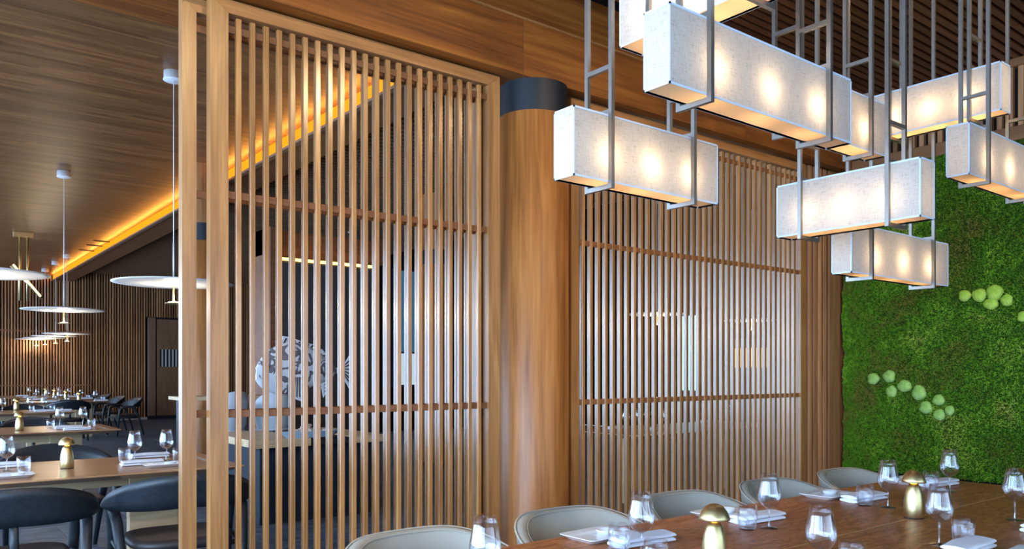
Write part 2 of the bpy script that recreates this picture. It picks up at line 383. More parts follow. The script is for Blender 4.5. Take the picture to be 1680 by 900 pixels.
# --- left (window) wall with mullions, outside the view but lighting it
wl = MB().box(XL-0.2, XL, YB, YF, -0.0, 0.12).box(XL-0.2, XL, YB, YF, 3.4, 4.4).build('wall_left', PLASTER)
tag(wl, 'dark plaster wall band around the tall windows', 'wall', kind=S)
k = 0; ys = [YB + i*2.79 for i in range(11)]
for i in range(10):
    k += 1
    y0, y1 = ys[i], ys[i+1]
    wn = tag(MB().box(XL-0.14, XL-0.04, y0, y0+0.06, 0.12, 3.4).box(XL-0.14, XL-0.04, y1-0.06, y1, 0.12, 3.4)
       .box(XL-0.14, XL-0.04, y0, y1, 0.12, 0.18).box(XL-0.14, XL-0.04, y0, y1, 3.34, 3.4).build('window_%d' % k, COLLAR),
       'tall black framed window in the left wall', 'window', 'tall windows along the left wall', S)
    MB().box(XL-0.095, XL-0.09, y0+0.06, y1-0.06, 0.18, 3.34).build('pane', PANE, wn)
wb = MB().box(XL, XM+0.3, YB-0.2, YB, -0.0, 0.12).box(XL, XM+0.3, YB-0.2, YB, 3.4, 4.4).build('wall_back', PLASTER)
tag(wb, 'dark plaster wall band behind the viewpoint', 'wall', kind=S)
for i in range(4):
    k += 1
    x0 = -2.0 + i*2.15; x1 = x0 + 2.1
    wn = tag(MB().box(x0, x0+0.06, YB-0.14, YB-0.04, 0.12, 3.4).box(x1-0.06, x1, YB-0.14, YB-0.04, 0.12, 3.4)
       .box(x0, x1, YB-0.14, YB-0.04, 0.12, 0.18).box(x0, x1, YB-0.14, YB-0.04, 3.34, 3.4).build('window_%d' % k, COLLAR),
       'tall black framed window behind the viewpoint', 'window', 'tall windows behind the viewpoint', S)
    MB().box(x0+0.06, x1-0.06, YB-0.095, YB-0.09, 0.18, 3.34).build('pane', PANE, wn)
# --- right room ceiling: dark void with slats along X
ceil = tag(MB().box(XL, XM+0.3, YB, YS+0.1, H_R+0.09, H_R+0.15).build('ceiling', DARK), 'reddish walnut slatted ceiling with dark gaps above the pendants', 'ceiling', kind=S)
sm_ = MB().box(XL, XM, -0.021, 0.021, H_R, H_R+0.085).mesh('ceiling_slat'); sm_.materials.append(W_CEIL)
y = YB + 0.05
while y < YS - 0.13:
    link('ceiling_slat', sm_, ceil, (0, y, 0)); y += 0.072
# --- beam above the screens
beam = tag(MB().box(XL, XM, YS+0.10, YS+0.22, 3.20, H_R+0.1).build('trim_1', W_BEAM), 'orange walnut clad beam running above the slatted screens', 'beam', kind=S)
MB().box(XL, XM, YS-0.067, YS+0.10, 3.18, 3.20).build('soffit_board', W_BEAM, beam)
xs = [-2.4, -0.2, 0.80, 3.02, 5.24, XM]
for a, b in zip(xs[:-1], xs[1:]):
    MB().bbox(a+0.0015, b-0.0015, YS-0.09, YS-0.068, 3.178, 3.515, 0.001).build('fascia_panel', W_BEAM, beam)
MB().box(XL, XM, YS-0.075, YS+0.1, 3.50, 3.512).build('shadow_board', W_BEAM, beam)
MB().bbox(XL, XM, YS-0.085, YS-0.06, 3.519, 3.536, 0.004).build('bead', W_FRAMEX, beam)
MB().box(XL, XM, YS+0.06, YS+0.10, 3.512, H_R+0.085).build('upper_fascia', W_BEAM, beam)
# --- header between the rooms and left room ceiling
hd = tag(MB().box(XL, 3.36, YS+0.22, 6.0, 3.86, 4.3).build('trim_2', W_BEAM), 'walnut header board where the plank ceiling begins', 'trim', kind=S)
cl = tag(MB().box(XL, 3.36, 6.0, YF, H_L, H_L+0.1).build('ceiling_planks', W_PLANK), 'flat dark walnut plank ceiling over the long dining room', 'ceiling', kind=S)
# bulkhead with LED cove
bk = tag(MB().box(3.40, 3.83, 5.75, YF, 3.80, 4.2).build('trim_3', W_RAIL), 'long bulkhead with a glowing orange light cove along its edge', 'bulkhead', kind=S)
MB().box(3.34, 3.40, 5.75, YF, 3.775, 3.80).build('lip', W_DOOR, bk)
MB().box(3.37, 3.398, 5.78, YF-0.05, 3.80, 3.935).build('light_strip', LED, bk)
ld = area('cove_light', (3.355, 15.0, 3.815), (0, PI-0.75, 0), 0.02, 18.4, 34, (1.0, 0.40, 0.06)); ld.parent = bk
cs = tag(MB().box(3.83, XR, YS+0.22, YF, H_S+0.06, H_S+0.12).build('ceiling_slatted', DARK), 'dark slatted ceiling right of the glowing cove', 'ceiling', kind=S)
sm2 = MB().box(3.83, 9.0, -0.024, 0.024, H_S, H_S+0.058).mesh('ceiling_slat'); sm2.materials.append(W_DOOR)
for i in range(150):
    y = YS + 0.5 + i*0.132
    if y > YF - 0.1: break
    link('ceiling_slat', sm2, cs, (0, y, 0))
# ceiling vents
for i, (px, py) in enumerate([(177, 396), (165, 403), (152, 411)]):
    p = at(px, py, H_L); 
    v = tag(MB().box(-0.26, 0.26, -0.03, 0.03, -0.012, 0.0).build('ceiling_vent', COLLAR, None, (p.x, p.y, H_L)),
        ['black slot vent nearest of three beside the light cove', 'black slot vent in the middle of three beside the light cove', 'black slot vent farthest of three beside the light cove'][i], 'vent', 'slot vents in the plank ceiling')
    MB().box(-0.23, 0.23, -0.008, 0.008, -0.015, -0.011).build('slot', DARK, v)
# --- far wall with slats and door
wf = tag(MB().box(XL, XR, YF, YF+0.2, 0, 4.3).build('wall_far', DARK), 'far wall faced with close vertical walnut slats', 'wall', kind=S)
fm = MB().box(-0.017, 0.017, -0.05, 0.0, 0.06, 4.2).mesh('wall_slat'); fm.materials.append(W_WALL)
X0D, X1D = 5.72, 6.95
fs_short = MB().box(-0.017, 0.017, -0.05, 0.0, 2.92, 4.2).mesh('wall_slat_short'); fs_short.materials.append(W_WALL)
x = 1.2
while x < 12.4:
    link('wall_slat', fs_short if X0D - 0.05 < x < X1D + 0.05 else fm, wf, (x, YF, 0)); x += 0.0685
for z in (0.98, 2.42):
    MB().box(1.2, 4.3, YF-0.052, YF-0.044, z, z+0.03).build('wall_rail', W_RAIL, wf)
tag(MB().box(1.2, X0D, YF-0.06, YF, 0, 0.06).build('baseboard_far', WALLP), 'thin pale skirting under the far slatted wall', 'baseboard', kind=S)
d1 = tag(MB().box(X0D, X1D, YF-0.12, YF-0.002, 0.0, 2.90).build('door_1', COLLAR), 'flush walnut door with a slatted peephole in the far wall', 'door', kind=S)
MB().bbox(X0D, X0D+0.20, YF-0.17, YF-0.12, 0.10, 2.90).build('jamb_panel', W_DOOR, d1)
MB().bbox(X0D+0.24, X1D, YF-0.16, YF-0.12, 0.10, 1.50).build('lower_panel', W_DOOR, d1)
MB().bbox(X0D+0.24, X1D, YF-0.16, YF-0.12, 2.0, 2.86).build('upper_panel', W_DOOR, d1)
MB().bbox(X0D+0.24, X0D+0.32, YF-0.16, YF-0.12, 1.50, 2.0).build('side_panel', W_DOOR, d1)
MB().bbox(X0D+1.02, X1D, YF-0.16, YF-0.12, 1.50, 2.0).build('side_panel', W_DOOR, d1)
for i in range(7):
    MB().box(X0D+0.37+i*0.095, X0D+0.41+i*0.095, YF-0.15, YF-0.12, 1.5, 2.0).build('door_slat', WALLP, d1)
# --- moss wall and the slatted return beside the second screen
wr = tag(MB().box(XM, XM+0.25, YB, YS+0.06, 0, H_R+0.2).build('wall_right', DARK), 'dark end wall that carries the moss panel', 'wall', kind=S)
um = MB().box(-0.045, 0.0, -0.019, 0.019, 3.27, H_R-0.06).mesh('wall_slat_upper'); um.materials.append(W_WALL)
y = -1.2
while y < YS - 0.12:
    link('wall_slat', um, wr, (XM, y, 0)); y += 0.075
MB().bbox(XM-0.075, XM, -1.5, YS-0.02, 3.16, 3.27).build('head_trim', wood('walnut_head_trim', [(0.16,0.06,0.022),(0.26,0.11,0.042),(0.33,0.16,0.065)], 'y', 0.8), wr)
MB().bbox(XM-0.06, XM, -1.5, YS-0.1, H_R-0.065, H_R).build('cornice', MATS['walnut_head_trim'], wr)
wp = tag(MB().box(6.235, XR, YS+0.06, YS+0.2, 0, 4.2).build('wall_partition', DARK), 'dark partition wall faced with walnut slats beside the moss', 'wall', kind=S)
for x in (6.300, 6.378, 6.456, 6.534):
    MB().bbox(x-0.023, x+0.023, YS-0.0, YS+0.06, 0, 3.17, 0.002).build('wall_slat', W_WALL, wp)
MB().bbox(6.592, 6.775, YS-0.005, YS+0.06, 0, 3.17).build('post', W_POST, wp)
MB().bbox(6.78, 6.895, YS+0.015, YS+0.06, 0, 3.17).build('post_return', W_RAIL, wp)
# --- other walls of the dining room
tag(MB().box(XR, XR+0.2, YS, YF, 0, 4.3).build('wall_side', DARK), 'dark side wall far behind the second screen', 'wall', kind=S)
tag(MB().box(8.6, XR, 16.0, 16.2, 0, 4.3).build('wall_rear_bar', DARK), 'dark wall behind the bar with daylit windows', 'wall', kind=S)
k += 1
for (xa, xb) in ((9.0, 10.35), (11.2, 13.6)):
    wn = tag(MB().box(xa, xb, 15.93, 16.0, 1.0, 3.72).build('window_%d' % k, COLLAR), 'dim blue window with a pale frosted lower pane %s' % ('left of a dark pier' if xa < 10 else 'right of a dark pier'), 'window', kind=S)
    MB().box(xa+0.03, xb-0.03, 15.92, 15.93, 1.06, 1.78).build('frosted_pane', FROSTLIT, wn)
    MB().box(xa+0.03, xb-0.03, 15.92, 15.93, 1.82, 3.68).build('blue_pane', BLUELIT, wn); k += 1
wn = tag(MB().box(XR-0.08, XR, 11.15, 11.75, 0.9, 2.65).build('window_%d' % k, COLLAR), 'narrow bright blue window seen through the second screen', 'window', kind=S)
MB().box(XR-0.09, XR-0.08, 11.2, 11.7, 0.95, 2.6).build('pane', CYAN, wn)
# ================================================================== COLUMNS
def column(x, y, top, label):
    c = tag(link('column', None, None, (x, y, 0)), label, 'column', kind=S)
    MB().lathe([(0.225, 0.0), (0.225, 2.98), (0.22, 2.985)], 64, close=True).build('veneer_shaft', W_COLUMN, c)
    MB().lathe([(0.218, 2.985), (0.218, 3.18 if top < 3.3 else 3.2)], 64, close=True).build('collar', COLLAR, c)
    if top > 3.3: MB().lathe([(0.225, 3.2), (0.225, top)], 48, close=True).build('upper_shaft', W_COLUMN, c)
column(3.235, YS+0.075, 3.18, 'round walnut column with black collar between the two slatted screens')
column(3.07, 10.2, 3.93, 'round column with black collar behind the left end of the near screen')
column(6.52, 10.2, H_S, 'round column glimpsed through the right end of the near screen')
# ================================================================== SLATTED SCREENS
def screen(label, x0, x1, yf, xs_, stile0, stile1, depth=0.06, sd=0.030):
    t = thing('slatted_screen', label, 'screen', ((x0+x1)/2, yf, 0))
    cx = (x0+x1)/2
    def b(name, a0, a1, b0, b1, c0, c1, m): return MB().bbox(a0-cx, a1-cx, b0, b1, c0, c1, 0.002).build(name, m, t)
    top = 3.165
    # mitred frame
    def frame(name, pts, m):
        o = MB(); n = len(pts)
        o.add([(px-cx, 0.0, pz) for px, pz in pts] + [(px-cx, depth, pz) for px, pz in pts],
              [tuple(range(n)), tuple(range(2*n-1, n-1, -1))] + [(i, (i+1) % n, n+(i+1) % n, n+i) for i in range(n)])
        return o.build(name, m, t)
    rw = 0.066
    frame('stile', [(x0, 0.0), (x0+stile0, 0.0), (x0+stile0, top-rw), (x0, top)], W_FRAME)
    frame('stile', [(x1, 0.0), (x1-stile1, 0.0), (x1-stile1, top-rw), (x1, top)], W_FRAME)
    g = 0.0008
    frame('top_rail', [(x0+g, top), (x1-g, top), (x1-stile1-g, top-rw+g), (x0+stile0+g, top-rw+g)], W_FRAMEX)
    b('bottom_rail', x0+stile0, x1-stile1, 0.002, depth-0.002, 0.0, 0.09, W_FRAMEX)
    for z in (1.172, 2.230, 3.030):
        b('cross_rail', x0+stile0, x1-stile1, 0.018, 0.030, z-0.018, z+0.018, W_RAIL)
    me = MB().bbox(-0.0128, 0.0128, 0.008, 0.008+sd, 0.09, 3.088, 0.0015).mesh('slat'); me.materials.append(W_SLAT)
    for x in xs_: link('slat', me, t, (x-cx, 0, 0))
    return t
screen('tall walnut slatted screen in front of the long dining room', 1.186, 2.906, YS, [1.3245+0.0684*i for i in range(22)], 0.085, 0.083, sd=0.024)
screen('tall walnut slatted screen between column and moss wall', 3.490, 6.229, YS, [3.610+0.07046*i for i in range(36)], 0.071, 0.076)
screen('second walnut screen stacked just behind the near screen, its end post showing left', 1.081, 2.86, YS+0.085, [1.2163+0.06885*i for i in range(23)], 0.066, 0.07, sd=0.021)

# ================================================================== MOSS PANEL
def vnoise(P, seed, freq):
    rs = np.random.RandomState(seed); q = P*freq; i0 = np.floor(q).astype(int); f = q - i0; f = f*f*(3-2*f)
    T = rs.rand(256, 256)
    def g(a, b): return T[(i0[:,0]+a) % 256, (i0[:,1]+b) % 256]
    return (g(0,0)*(1-f[:,0])+g(1,0)*f[:,0])*(1-f[:,1]) + (g(0,1)*(1-f[:,0])+g(1,1)*f[:,0])*f[:,1]
def moss_h(P):
    return 0.05*vnoise(P, 1, 4.5) + 0.045*vnoise(P, 2, 13) + 0.03*vnoise(P, 3, 37)
MY0, MY1, MZ0, MZ1 = 0.2, YS-0.012, 0.5, 3.158
mp_ = thing('moss_panel', 'large living green moss panel covering the end wall', 'moss wall', (XM, 0, 0)); mp_['kind'] = 'stuff'
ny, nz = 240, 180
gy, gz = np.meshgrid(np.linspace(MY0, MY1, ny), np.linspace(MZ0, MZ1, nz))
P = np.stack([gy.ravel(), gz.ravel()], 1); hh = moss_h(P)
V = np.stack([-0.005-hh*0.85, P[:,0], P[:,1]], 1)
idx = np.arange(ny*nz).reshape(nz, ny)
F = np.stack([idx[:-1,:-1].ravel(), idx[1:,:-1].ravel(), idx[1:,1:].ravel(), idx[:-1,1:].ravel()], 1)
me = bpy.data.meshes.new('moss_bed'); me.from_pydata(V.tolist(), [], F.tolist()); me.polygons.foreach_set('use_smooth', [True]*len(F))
me.materials.append(MOSS_SHADE); tag(link('moss_bed', me, mp_), kind='stuff')
nb = 330000
P = np.stack([MY1 - (MY1-MY0)*np.random.rand(nb)**1.8, MZ0 + (MZ1-MZ0)*np.random.rand(nb)], 1)
hb = moss_h(P); B = np.stack([-0.003-hb*0.85, P[:,0], P[:,1]], 1)
D = np.random.randn(nb, 3); D[:,0] = -np.abs(D[:,0])*0.8 - 0.35; D /= np.linalg.norm(D, axis=1)[:,None]
Wd = np.cross(D, np.random.randn(nb, 3)); Wd /= np.linalg.norm(Wd, axis=1)[:,None]
ln = (0.010 + 0.014*np.random.rand(nb))[:,None]; wd = (0.0028 + 0.003*np.random.rand(nb))[:,None]
V = np.concatenate([B - Wd*wd - D*0.003, B + Wd*wd - D*0.003, B + D*ln], 0)
ii = np.arange(nb); F = np.stack([ii, ii+nb, ii+2*nb], 1)
me = bpy.data.meshes.new('moss_sprigs'); me.vertices.add(3*nb); me.vertices.foreach_set('co', V.ravel())
me.loops.add(3*nb); me.loops.foreach_set('vertex_index', F.ravel().astype(np.int32)); me.polygons.add(nb)
me.polygons.foreach_set('loop_start', (ii*3).astype(np.int32)); me.polygons.foreach_set('loop_total', np.full(nb, 3, dtype=np.int32))
me.update(); me.validate(); me.materials.append(MOSS); tag(link('moss_sprigs', me, mp_), kind='stuff')
# cushion moss balls: pixel centres and size in pixels
balls = [(1583,485,9,'leftmost of five yellow green moss cushions high on the moss wall',0),
 (1607,484,9,'second from left of five yellow green moss cushions high on the moss wall',0),
 (1632,480,11,'widest and topmost of five yellow green moss cushions on the moss wall',0),
 (1626,498,9,'lowest of five yellow green moss cushions high on the moss wall',0),
 (1652,492,8,'rightmost of five yellow green moss cushions high on the moss wall',0),
 (1679,519,7,'yellow moss cushion cut by the right edge of the photo',0),
 (1433,621,10,'leftmost of nine pale moss cushions low on the moss wall',1),
 (1459,617,9,'topmost of nine pale moss cushions low on the moss wall',1),
 (1463,642,9,'pale moss cushion just below the topmost of the lower nine',1),
 (1484,633,10,'double lobed pale moss cushion fourth from left in lower group',1),
 (1508,644,11,'largest pale moss cushion in the middle of the lower group',1),
 (1519,668,9,'pale moss cushion below right of the largest in lower group',1),
 (1540,656,9,'pale moss cushion upper right in the lower group of nine',1),
 (1541,680,8,'lowest of nine pale moss cushions on the moss wall',1),
 (1558,673,7,'rightmost and smallest of nine pale moss cushions low on wall',1)]
def at_x(px, py, X):
    t = (px-840)/FPX; z = X/(C52+S52*t); return Vector((X, z*(S52-C52*t), EYE+(HORIZON-py)*z/FPX))
for i, (px, py, r, lab, kind) in enumerate(balls):
    XB = XM-0.085; p = at_x(px, py, XB); rr = r*6.5/FPX*1.08
    bm = bmesh.new(); bmesh.ops.create_icosphere(bm, subdivisions=4, radius=1)
    rs = random.Random(i); ph = [rs.uniform(0, 6) for _ in range(6)]
    for v in bm.verts:
        c = v.co.copy(); lob = 1 + 0.05*math.sin(3*math.atan2(c.z, c.y)+ph[0]) + 0.03*math.sin(5*math.atan2(c.z, c.y)+ph[1])
        f = lob*(1 + 0.05*math.sin(23*c.x+ph[2])*math.sin(21*c.y+ph[3]) + 0.05*math.sin(27*c.z+ph[4])*math.sin(25*c.y+ph[5]) + 0.025*rs.uniform(-1, 1))
        v.co = Vector((c.x*0.62*f, c.y*f*(1.12 if i % 2 else 0.98), c.z*f*(1.1 if i % 3 else 0.95)))*rr
    me = bpy.data.meshes.new('moss_cushion'); bm.to_mesh(me); bm.free(); me.polygons.foreach_set('use_smooth', [True]*len(me.polygons))
    me.materials.append(MOSSB2 if kind else MOSSB)
    tag(link('moss_cushion', me, None, p, None), lab, 'moss cushion', 'moss cushions on the green wall')

# ================================================================== LINEN BOX PENDANTS
def pendant(label, axis, x, y, L, zt, zb, d, b0, b1, power=0.64):
    """axis 'x': long face at Y=y from X=x to x+L, depth to +Y.  axis 'y': long face at X=x from Y=y to y+L, depth to +X"""
    H = zt-zb
    t = thing('box_pendant_lamp', label, 'pendant lamp', (x, y, zb), 0, 'linen box pendants over the table')
    def R(u0, u1, v0, v1): return (u0, u1, v0, v1) if axis == 'x' else (v0, v1, u0, u1)
    th = 0.003
    m = MB()
    for (u0, v0, u1, v1) in ((0, 0, L, 0), (L, 0, L, d), (L, d, 0, d), (0, d, 0, 0)):
        pts = [(u0, v0), (u1, v1)] if axis == 'x' else [(v0, u0), (v1, u1)]
        m.add([(*pts[0], 0), (*pts[1], 0), (*pts[1], H), (*pts[0], H)], [(0, 1, 2, 3)])
    m.build('linen_shade', SHADE, t)
    MB().add([(*q, 0.006) for q in ([(th, th), (L-th, th), (L-th, d-th), (th, d-th)] if axis == 'x' else [(th, th), (d-th, th), (d-th, L-th), (th, L-th)])], [(0, 1, 2, 3)]).build('bottom_diffuser', DIFFU, t)
    e = MB(); tw, tt = 0.0035, 0.0015
    for zz in (0.0, H-2*tw):
        for q in (R(-tt, L+tt, -tt, 0), R(-tt, L+tt, d, d+tt), R(-tt, 0, 0, d), R(L, L+tt, 0, d)): e.box(*q, zz, zz+2*tw)
    for (u, v) in ((0, 0), (L, 0), (0, d), (L, d)):
        e.box(*R(u-tt if u == 0 else u-tw, u+tw if u == 0 else u+tt, v-tt if v == 0 else v-tw, v+tw if v == 0 else v+tt), 0, H)
    e.build('edge_tape', TRIM_B, t)
    rh = 0.008; g = 0.003
    zc = H_R - zb + 0.02
    for u in (b0, b1):
        for v in (-g-rh, d+g+rh):
            MB().box(*R(u-rh, u+rh, v-rh, v+rh), -0.022, zc).build('hanging_rod', STEEL, t)
        for (za, zb_) in ((-0.022, -0.006), (H+0.004, H+0.018), (H+0.16, H+0.176)):
            MB().box(*R(u-rh, u+rh, -g, d+g), za, zb_).build('crossbar', STEEL, t)
    for i, f in enumerate((0.22, 0.5, 0.78)):
        c = (L*f, d*0.5) if axis == 'x' else (d*0.5, L*f)
        point('bulb_light', (c[0], c[1], H*0.40), power, (1.0, 0.68, 0.36), 0.010, t)
    return t
Z = EYE
pendant('linen box pendant hanging lowest left in front of the column', 'x', 1.83, 2.00, 0.78, Z+0.907, Z+0.667, 0.10, 0.17, 0.62)
pendant('largest linen box pendant, nearest the viewer at top centre', 'x', 1.79, 1.542, 1.01, Z+1.08, Z+0.841, 0.10, 0.175, 0.845)
pendant('linen box pendant turned crosswise, low in front of the moss edge', 'y', 3.224, 1.485, 0.65, Z+0.8536, Z+0.6146, 0.12, 0.127, 0.525, 0.42)
pendant('smallest looking linen box pendant, lowest right against the moss', 'x', 3.61, 1.986, 1.03, Z+0.709, Z+0.470, 0.10, 0.17, 0.83)
pendant('linen box pendant turned crosswise, highest on the right side', 'y', 4.24, 1.57, 0.68, Z+1.506, Z+1.267, 0.11, 0.14, 0.54)
pendant('linen box pendant half hidden behind the largest one', 'x', 2.70, 1.797, 0.864, Z+1.214, Z+0.974, 0.10, 0.165, 0.715)
pendant('linen box pendant cut off by the right edge of the photo', 'x', 3.864, 1.562, 0.92, Z+1.136, Z+0.897, 0.10, 0.18, 0.74)
pendant('linen box pendant cut off by the top edge of the photo', 'y', 2.10, 1.345, 0.70, Z+1.435, Z+1.182, 0.12, 0.15, 0.55)
# ------------------------------------------------ added warm spotlights outside the frame, put in to light the screens
for i, x in enumerate((0.3, 1.6, 2.9, 4.2, 5.5)):
    t = thing('added_downlight', 'added unseen warm spotlight washing the slatted screens', 'downlight', (x, 1.3, H_R), 0, 'added unseen spotlights in the slatted ceiling')
    MB().lathe([(0.030, 0.0), (0.045, 0.0), (0.047, -0.004), (0.032, -0.005), (0.030, 0.03)], 24).build('trim_ring', COLLAR, t)
    d = bpy.data.lights.new('spot', 'SPOT'); d.energy = 80; d.color = (1.0, 0.73, 0.40); d.spot_size = 1.5; d.spot_blend = 0.7; d.shadow_soft_size = 0.05
    o = link('spot', d, t, (0, 0, -0.012)); o.rotation_euler = (math.radians(50), 0, 0)
# ================================================================== DINING TABLE (near)
TT = 0.75
t = thing('dining_table', 'long burl wood dining table with a thin pale inlay line', 'table', (2.87, 1.62, 0))
for (a, b) in ((-0.64, -0.003), (0.003, 0.64)):
    MB().bbox(-1.95, 1.95, a, b, TT-0.045, TT, 0.004).build('top_panel', W_BURL, t)
MB().box(-1.95, 1.95, -0.003, 0.003, TT-0.045, TT-0.0006).build('inlay_strip', plain('brass_inlay', (0.55, 0.30, 0.14), 0.4), t)
MB().box(-1.75, 1.75, -0.45, 0.45, TT-0.10, TT-0.045).build('apron', W_RAIL, t)
for sx in (-1.25, 1.25):
    MB().bbox(sx-0.3, sx+0.3, -0.10, 0.10, 0.0, TT-0.10, 0.01).build('pedestal', W_RAIL, t)
# ------------------------------------------------ tub chairs
def make_tub(label):
    t = thing('tub_chair', label, 'chair', (0,0,0), 0, 'grey tub chairs behind the dining table')
    HW, BY, FY = 0.285, -0.285, 0.16
    def path(u):       # u in -1..1 ; chair faces +Y, back at -Y
        a = abs(u); s = 1 if u >= 0 else -1
        if a < 0.62:
            ph = a/0.62*PI/2; cs, sn = math.cos(ph), math.sin(ph)
            return Vector((s*HW*sn**0.85, BY*cs**0.8 if cs > 1e-6 else 0.0, 0)), ph
        return Vector((s*HW, (a-0.62)/0.38*FY, 0)), PI/2
    us = [-1+2*i/60 for i in range(61)]
    def top(u):
        a = abs(u); f = max(0.0, (a-0.15)/0.85); return 0.792 - 0.175*(f*f*(3-2*f))
    rows = [[] for _ in range(10)]
    seam = []
    for u in us:
        p, ph = path(u); n = Vector((math.sin(ph)*(1 if u >= 0 else -1), -math.cos(ph), 0))
        T = top(u); th = 0.022
        prof = [(-th, 0.40), (-th, 0.50), (-th+0.006, T-0.12), (-th+0.012, T-0.012), (-th+0.018, T-0.001), (th+0.006, T), (th+0.012, T-0.010), (th+0.010, T-0.12), (th-0.01, 0.50), (th-0.03, 0.38)]
        flare = lambda z: 0.03*(z-0.4)/0.4
        for j, (o, z) in enumerate(prof):
            q = p + n*(o+flare(z)); rows[j].append((q.x, q.y, z))
        q = p + n*(th+0.014+flare(T)); seam.append((q.x, q.y, T-0.002))
    m = MB().grid(rows + [rows[0]]); 
    for e in (0, -1): m.add([r[e] for r in rows], [tuple(range(10))])
    m.build('shell', LEATHER_G, t)
    MB().tube(seam, 0.0045, 6).build('piping', PIPING, t)
    si = []
    for u in us:
        p, ph = path(u); n = Vector((math.sin(ph)*(1 if u >= 0 else -1), -math.cos(ph), 0)); q = p + n*(-0.012+0.03*(top(u)-0.4)/0.4); si.append((q.x, q.y, top(u)-0.006))
    MB().tube(si, 0.0016, 6).build('inner_seam', PIPING, t)
    for u in (-0.70, -0.66, -0.62, 0.62, 0.66, 0.70):
        p, ph = path(u); n = Vector((math.sin(ph)*(1 if u >= 0 else -1), -math.cos(ph), 0))
        pts = []
        for z in (0.52, 0.60, top(u)-0.02):
            q = p + n*(-0.0215+0.03*(z-0.4)/0.4 + (0.006 if z > 0.56 else 0)); pts.append((q.x, q.y, z))
        MB().tube(pts, 0.0025, 5).build('stitch_seam', PIPING, t)
    pts = [(0.245*math.sin(a)*min(1, 1.0), -0.02+0.235*math.cos(a)*(1.0 if math.cos(a) < 0 else 0.95)) for a in [2*PI*i/32 for i in range(32)]]
    MB().prism(pts, 0.36, 0.47).build('seat_cushion', LEATHER_G, t)
    for sx in (-1, 1):
        for sy in (-1, 1):
            MB().tube([(sx*0.20, sy*0.17-0.02, 0.38), (sx*0.235, sy*0.21-0.02, 0.0)], [0.018, 0.011], 10).build('leg', NAVY, t)
    return t
tub = make_tub('grey leather tub chair at the near left end of the table')
tl = ['grey leather tub chair in front of the round column', 'grey leather tub chair behind the near mushroom lamp', 'grey leather tub chair directly behind the third wine glass', 'farthest grey leather tub chair beside the moss wall']
tub.location = (1.48, 2.22, 0); tub.rotation_euler = (0, 0, PI)
for i, lb in enumerate(tl): dup(tub, (2.215+0.735*i, 2.22, 0), PI, lb)
# ------------------------------------------------ tableware
def make_wine():
    t = thing('wine_glass', '', 'wine glass')
    MB().lathe([(0.0, 0.0815), (0.012, 0.082), (0.030, 0.093), (0.043, 0.112), (0.0465, 0.128), (0.044, 0.150), (0.037, 0.185), (0.0315, 0.219), (0.0307, 0.219), (0.036, 0.185), (0.043, 0.150), (0.0452, 0.128), (0.0415, 0.113), (0.029, 0.095), (0.0, 0.085)], 28).build('bowl', GLASS, t)
    MB().lathe([(0.0065, 0.008), (0.0036, 0.02), (0.0034, 0.06), (0.0048, 0.076), (0.010, 0.0825)], 14).build('stem', GLASS_B, t)
    MB().lathe([(0.0, 0.0), (0.034, 0.0), (0.0355, 0.0015), (0.030, 0.003), (0.012, 0.0055), (0.0065, 0.009)], 28).build('foot', GLASS_B, t)
    return t
def make_tumbler():
    t = thing('water_tumbler', '', 'tumbler')
    MB().lathe([(0.026, 0.014), (0.033, 0.02), (0.0375, 0.045), (0.0385, 0.065), (0.036, 0.098), (0.0372, 0.098), (0.0400, 0.065), (0.039, 0.045), (0.035, 0.012), (0.030, 0.001)], 28).build('wall', GLASS_T, t)
    MB().lathe([(0.0, 0.0), (0.029, 0.0), (0.0335, 0.010), (0.030, 0.0135), (0.0, 0.0135)], 28).build('thick_base', GLASS_B, t)
    return t
def make_mushroom():
    t = thing('table_lamp', '', 'table lamp')
    MB().lathe([(0.0, 0.004), (0.038, 0.004), (0.0395, 0.006), (0.0395, 0.045), (0.0385, 0.075), (0.034, 0.105), (0.026, 0.132), (0.018, 0.146), (0.012, 0.148), (0.0, 0.148)], 40).build('body', BRASS, t)
    MB().lathe([(0.0, 0.0), (0.0385, 0.0), (0.0385, 0.004), (0.0, 0.004)], 32).build('base', COLLAR, t)
    MB().lathe([(0.0135, 0.148), (0.0135, 0.154)], 24, close=True).build('glow_ring', GLOW, t)
    MB().lathe([(0.0, 0.2045), (0.013, 0.2035), (0.028, 0.196), (0.040, 0.181), (0.047, 0.165), (0.0495, 0.1545), (0.0485, 0.1535), (0.030, 0.155), (0.012, 0.156), (0.0, 0.156)], 40).build('cap', BRASS, t)
    return t
def make_plate():
    t = thing('serving_plate', '', 'plate')
    m = MB()
    def ring(hx, hy, z, r=0.018):
        out = []
        for (cx_, cy_, a0) in ((hx-r, hy-r, 0), (-hx+r, hy-r, PI/2), (-hx+r, -hy+r, PI), (hx-r, -hy+r, 3*PI/2)):
            for j in range(4):
                a = a0+j*PI/6; out.append((cx_+r*math.cos(a), cy_+r*math.sin(a), z))
        return out
    m.grid([ring(0.105, 0.065, 0.001), ring(0.128, 0.088, 0.017), ring(0.132, 0.092, 0.019), ring(0.130, 0.090, 0.021), ring(0.110, 0.07, 0.009), ring(0.102, 0.062, 0.006)], cyc=True)
    m.add(ring(0.102, 0.062, 0.006), [tuple(range(16))]); m.add(ring(0.105, 0.065, 0.001), [tuple(range(15, -1, -1))])
    m.build('dish', CHINA, t)
    MB().lathe([(0.0, 0.0065), (0.030, 0.0065), (0.036, 0.022), (0.038, 0.024), (0.036, 0.0245), (0.030, 0.014), (0.0, 0.012)], 24, c=(0.05, 0.02, 0)).build('side_dish', CHINA, t)
    return t
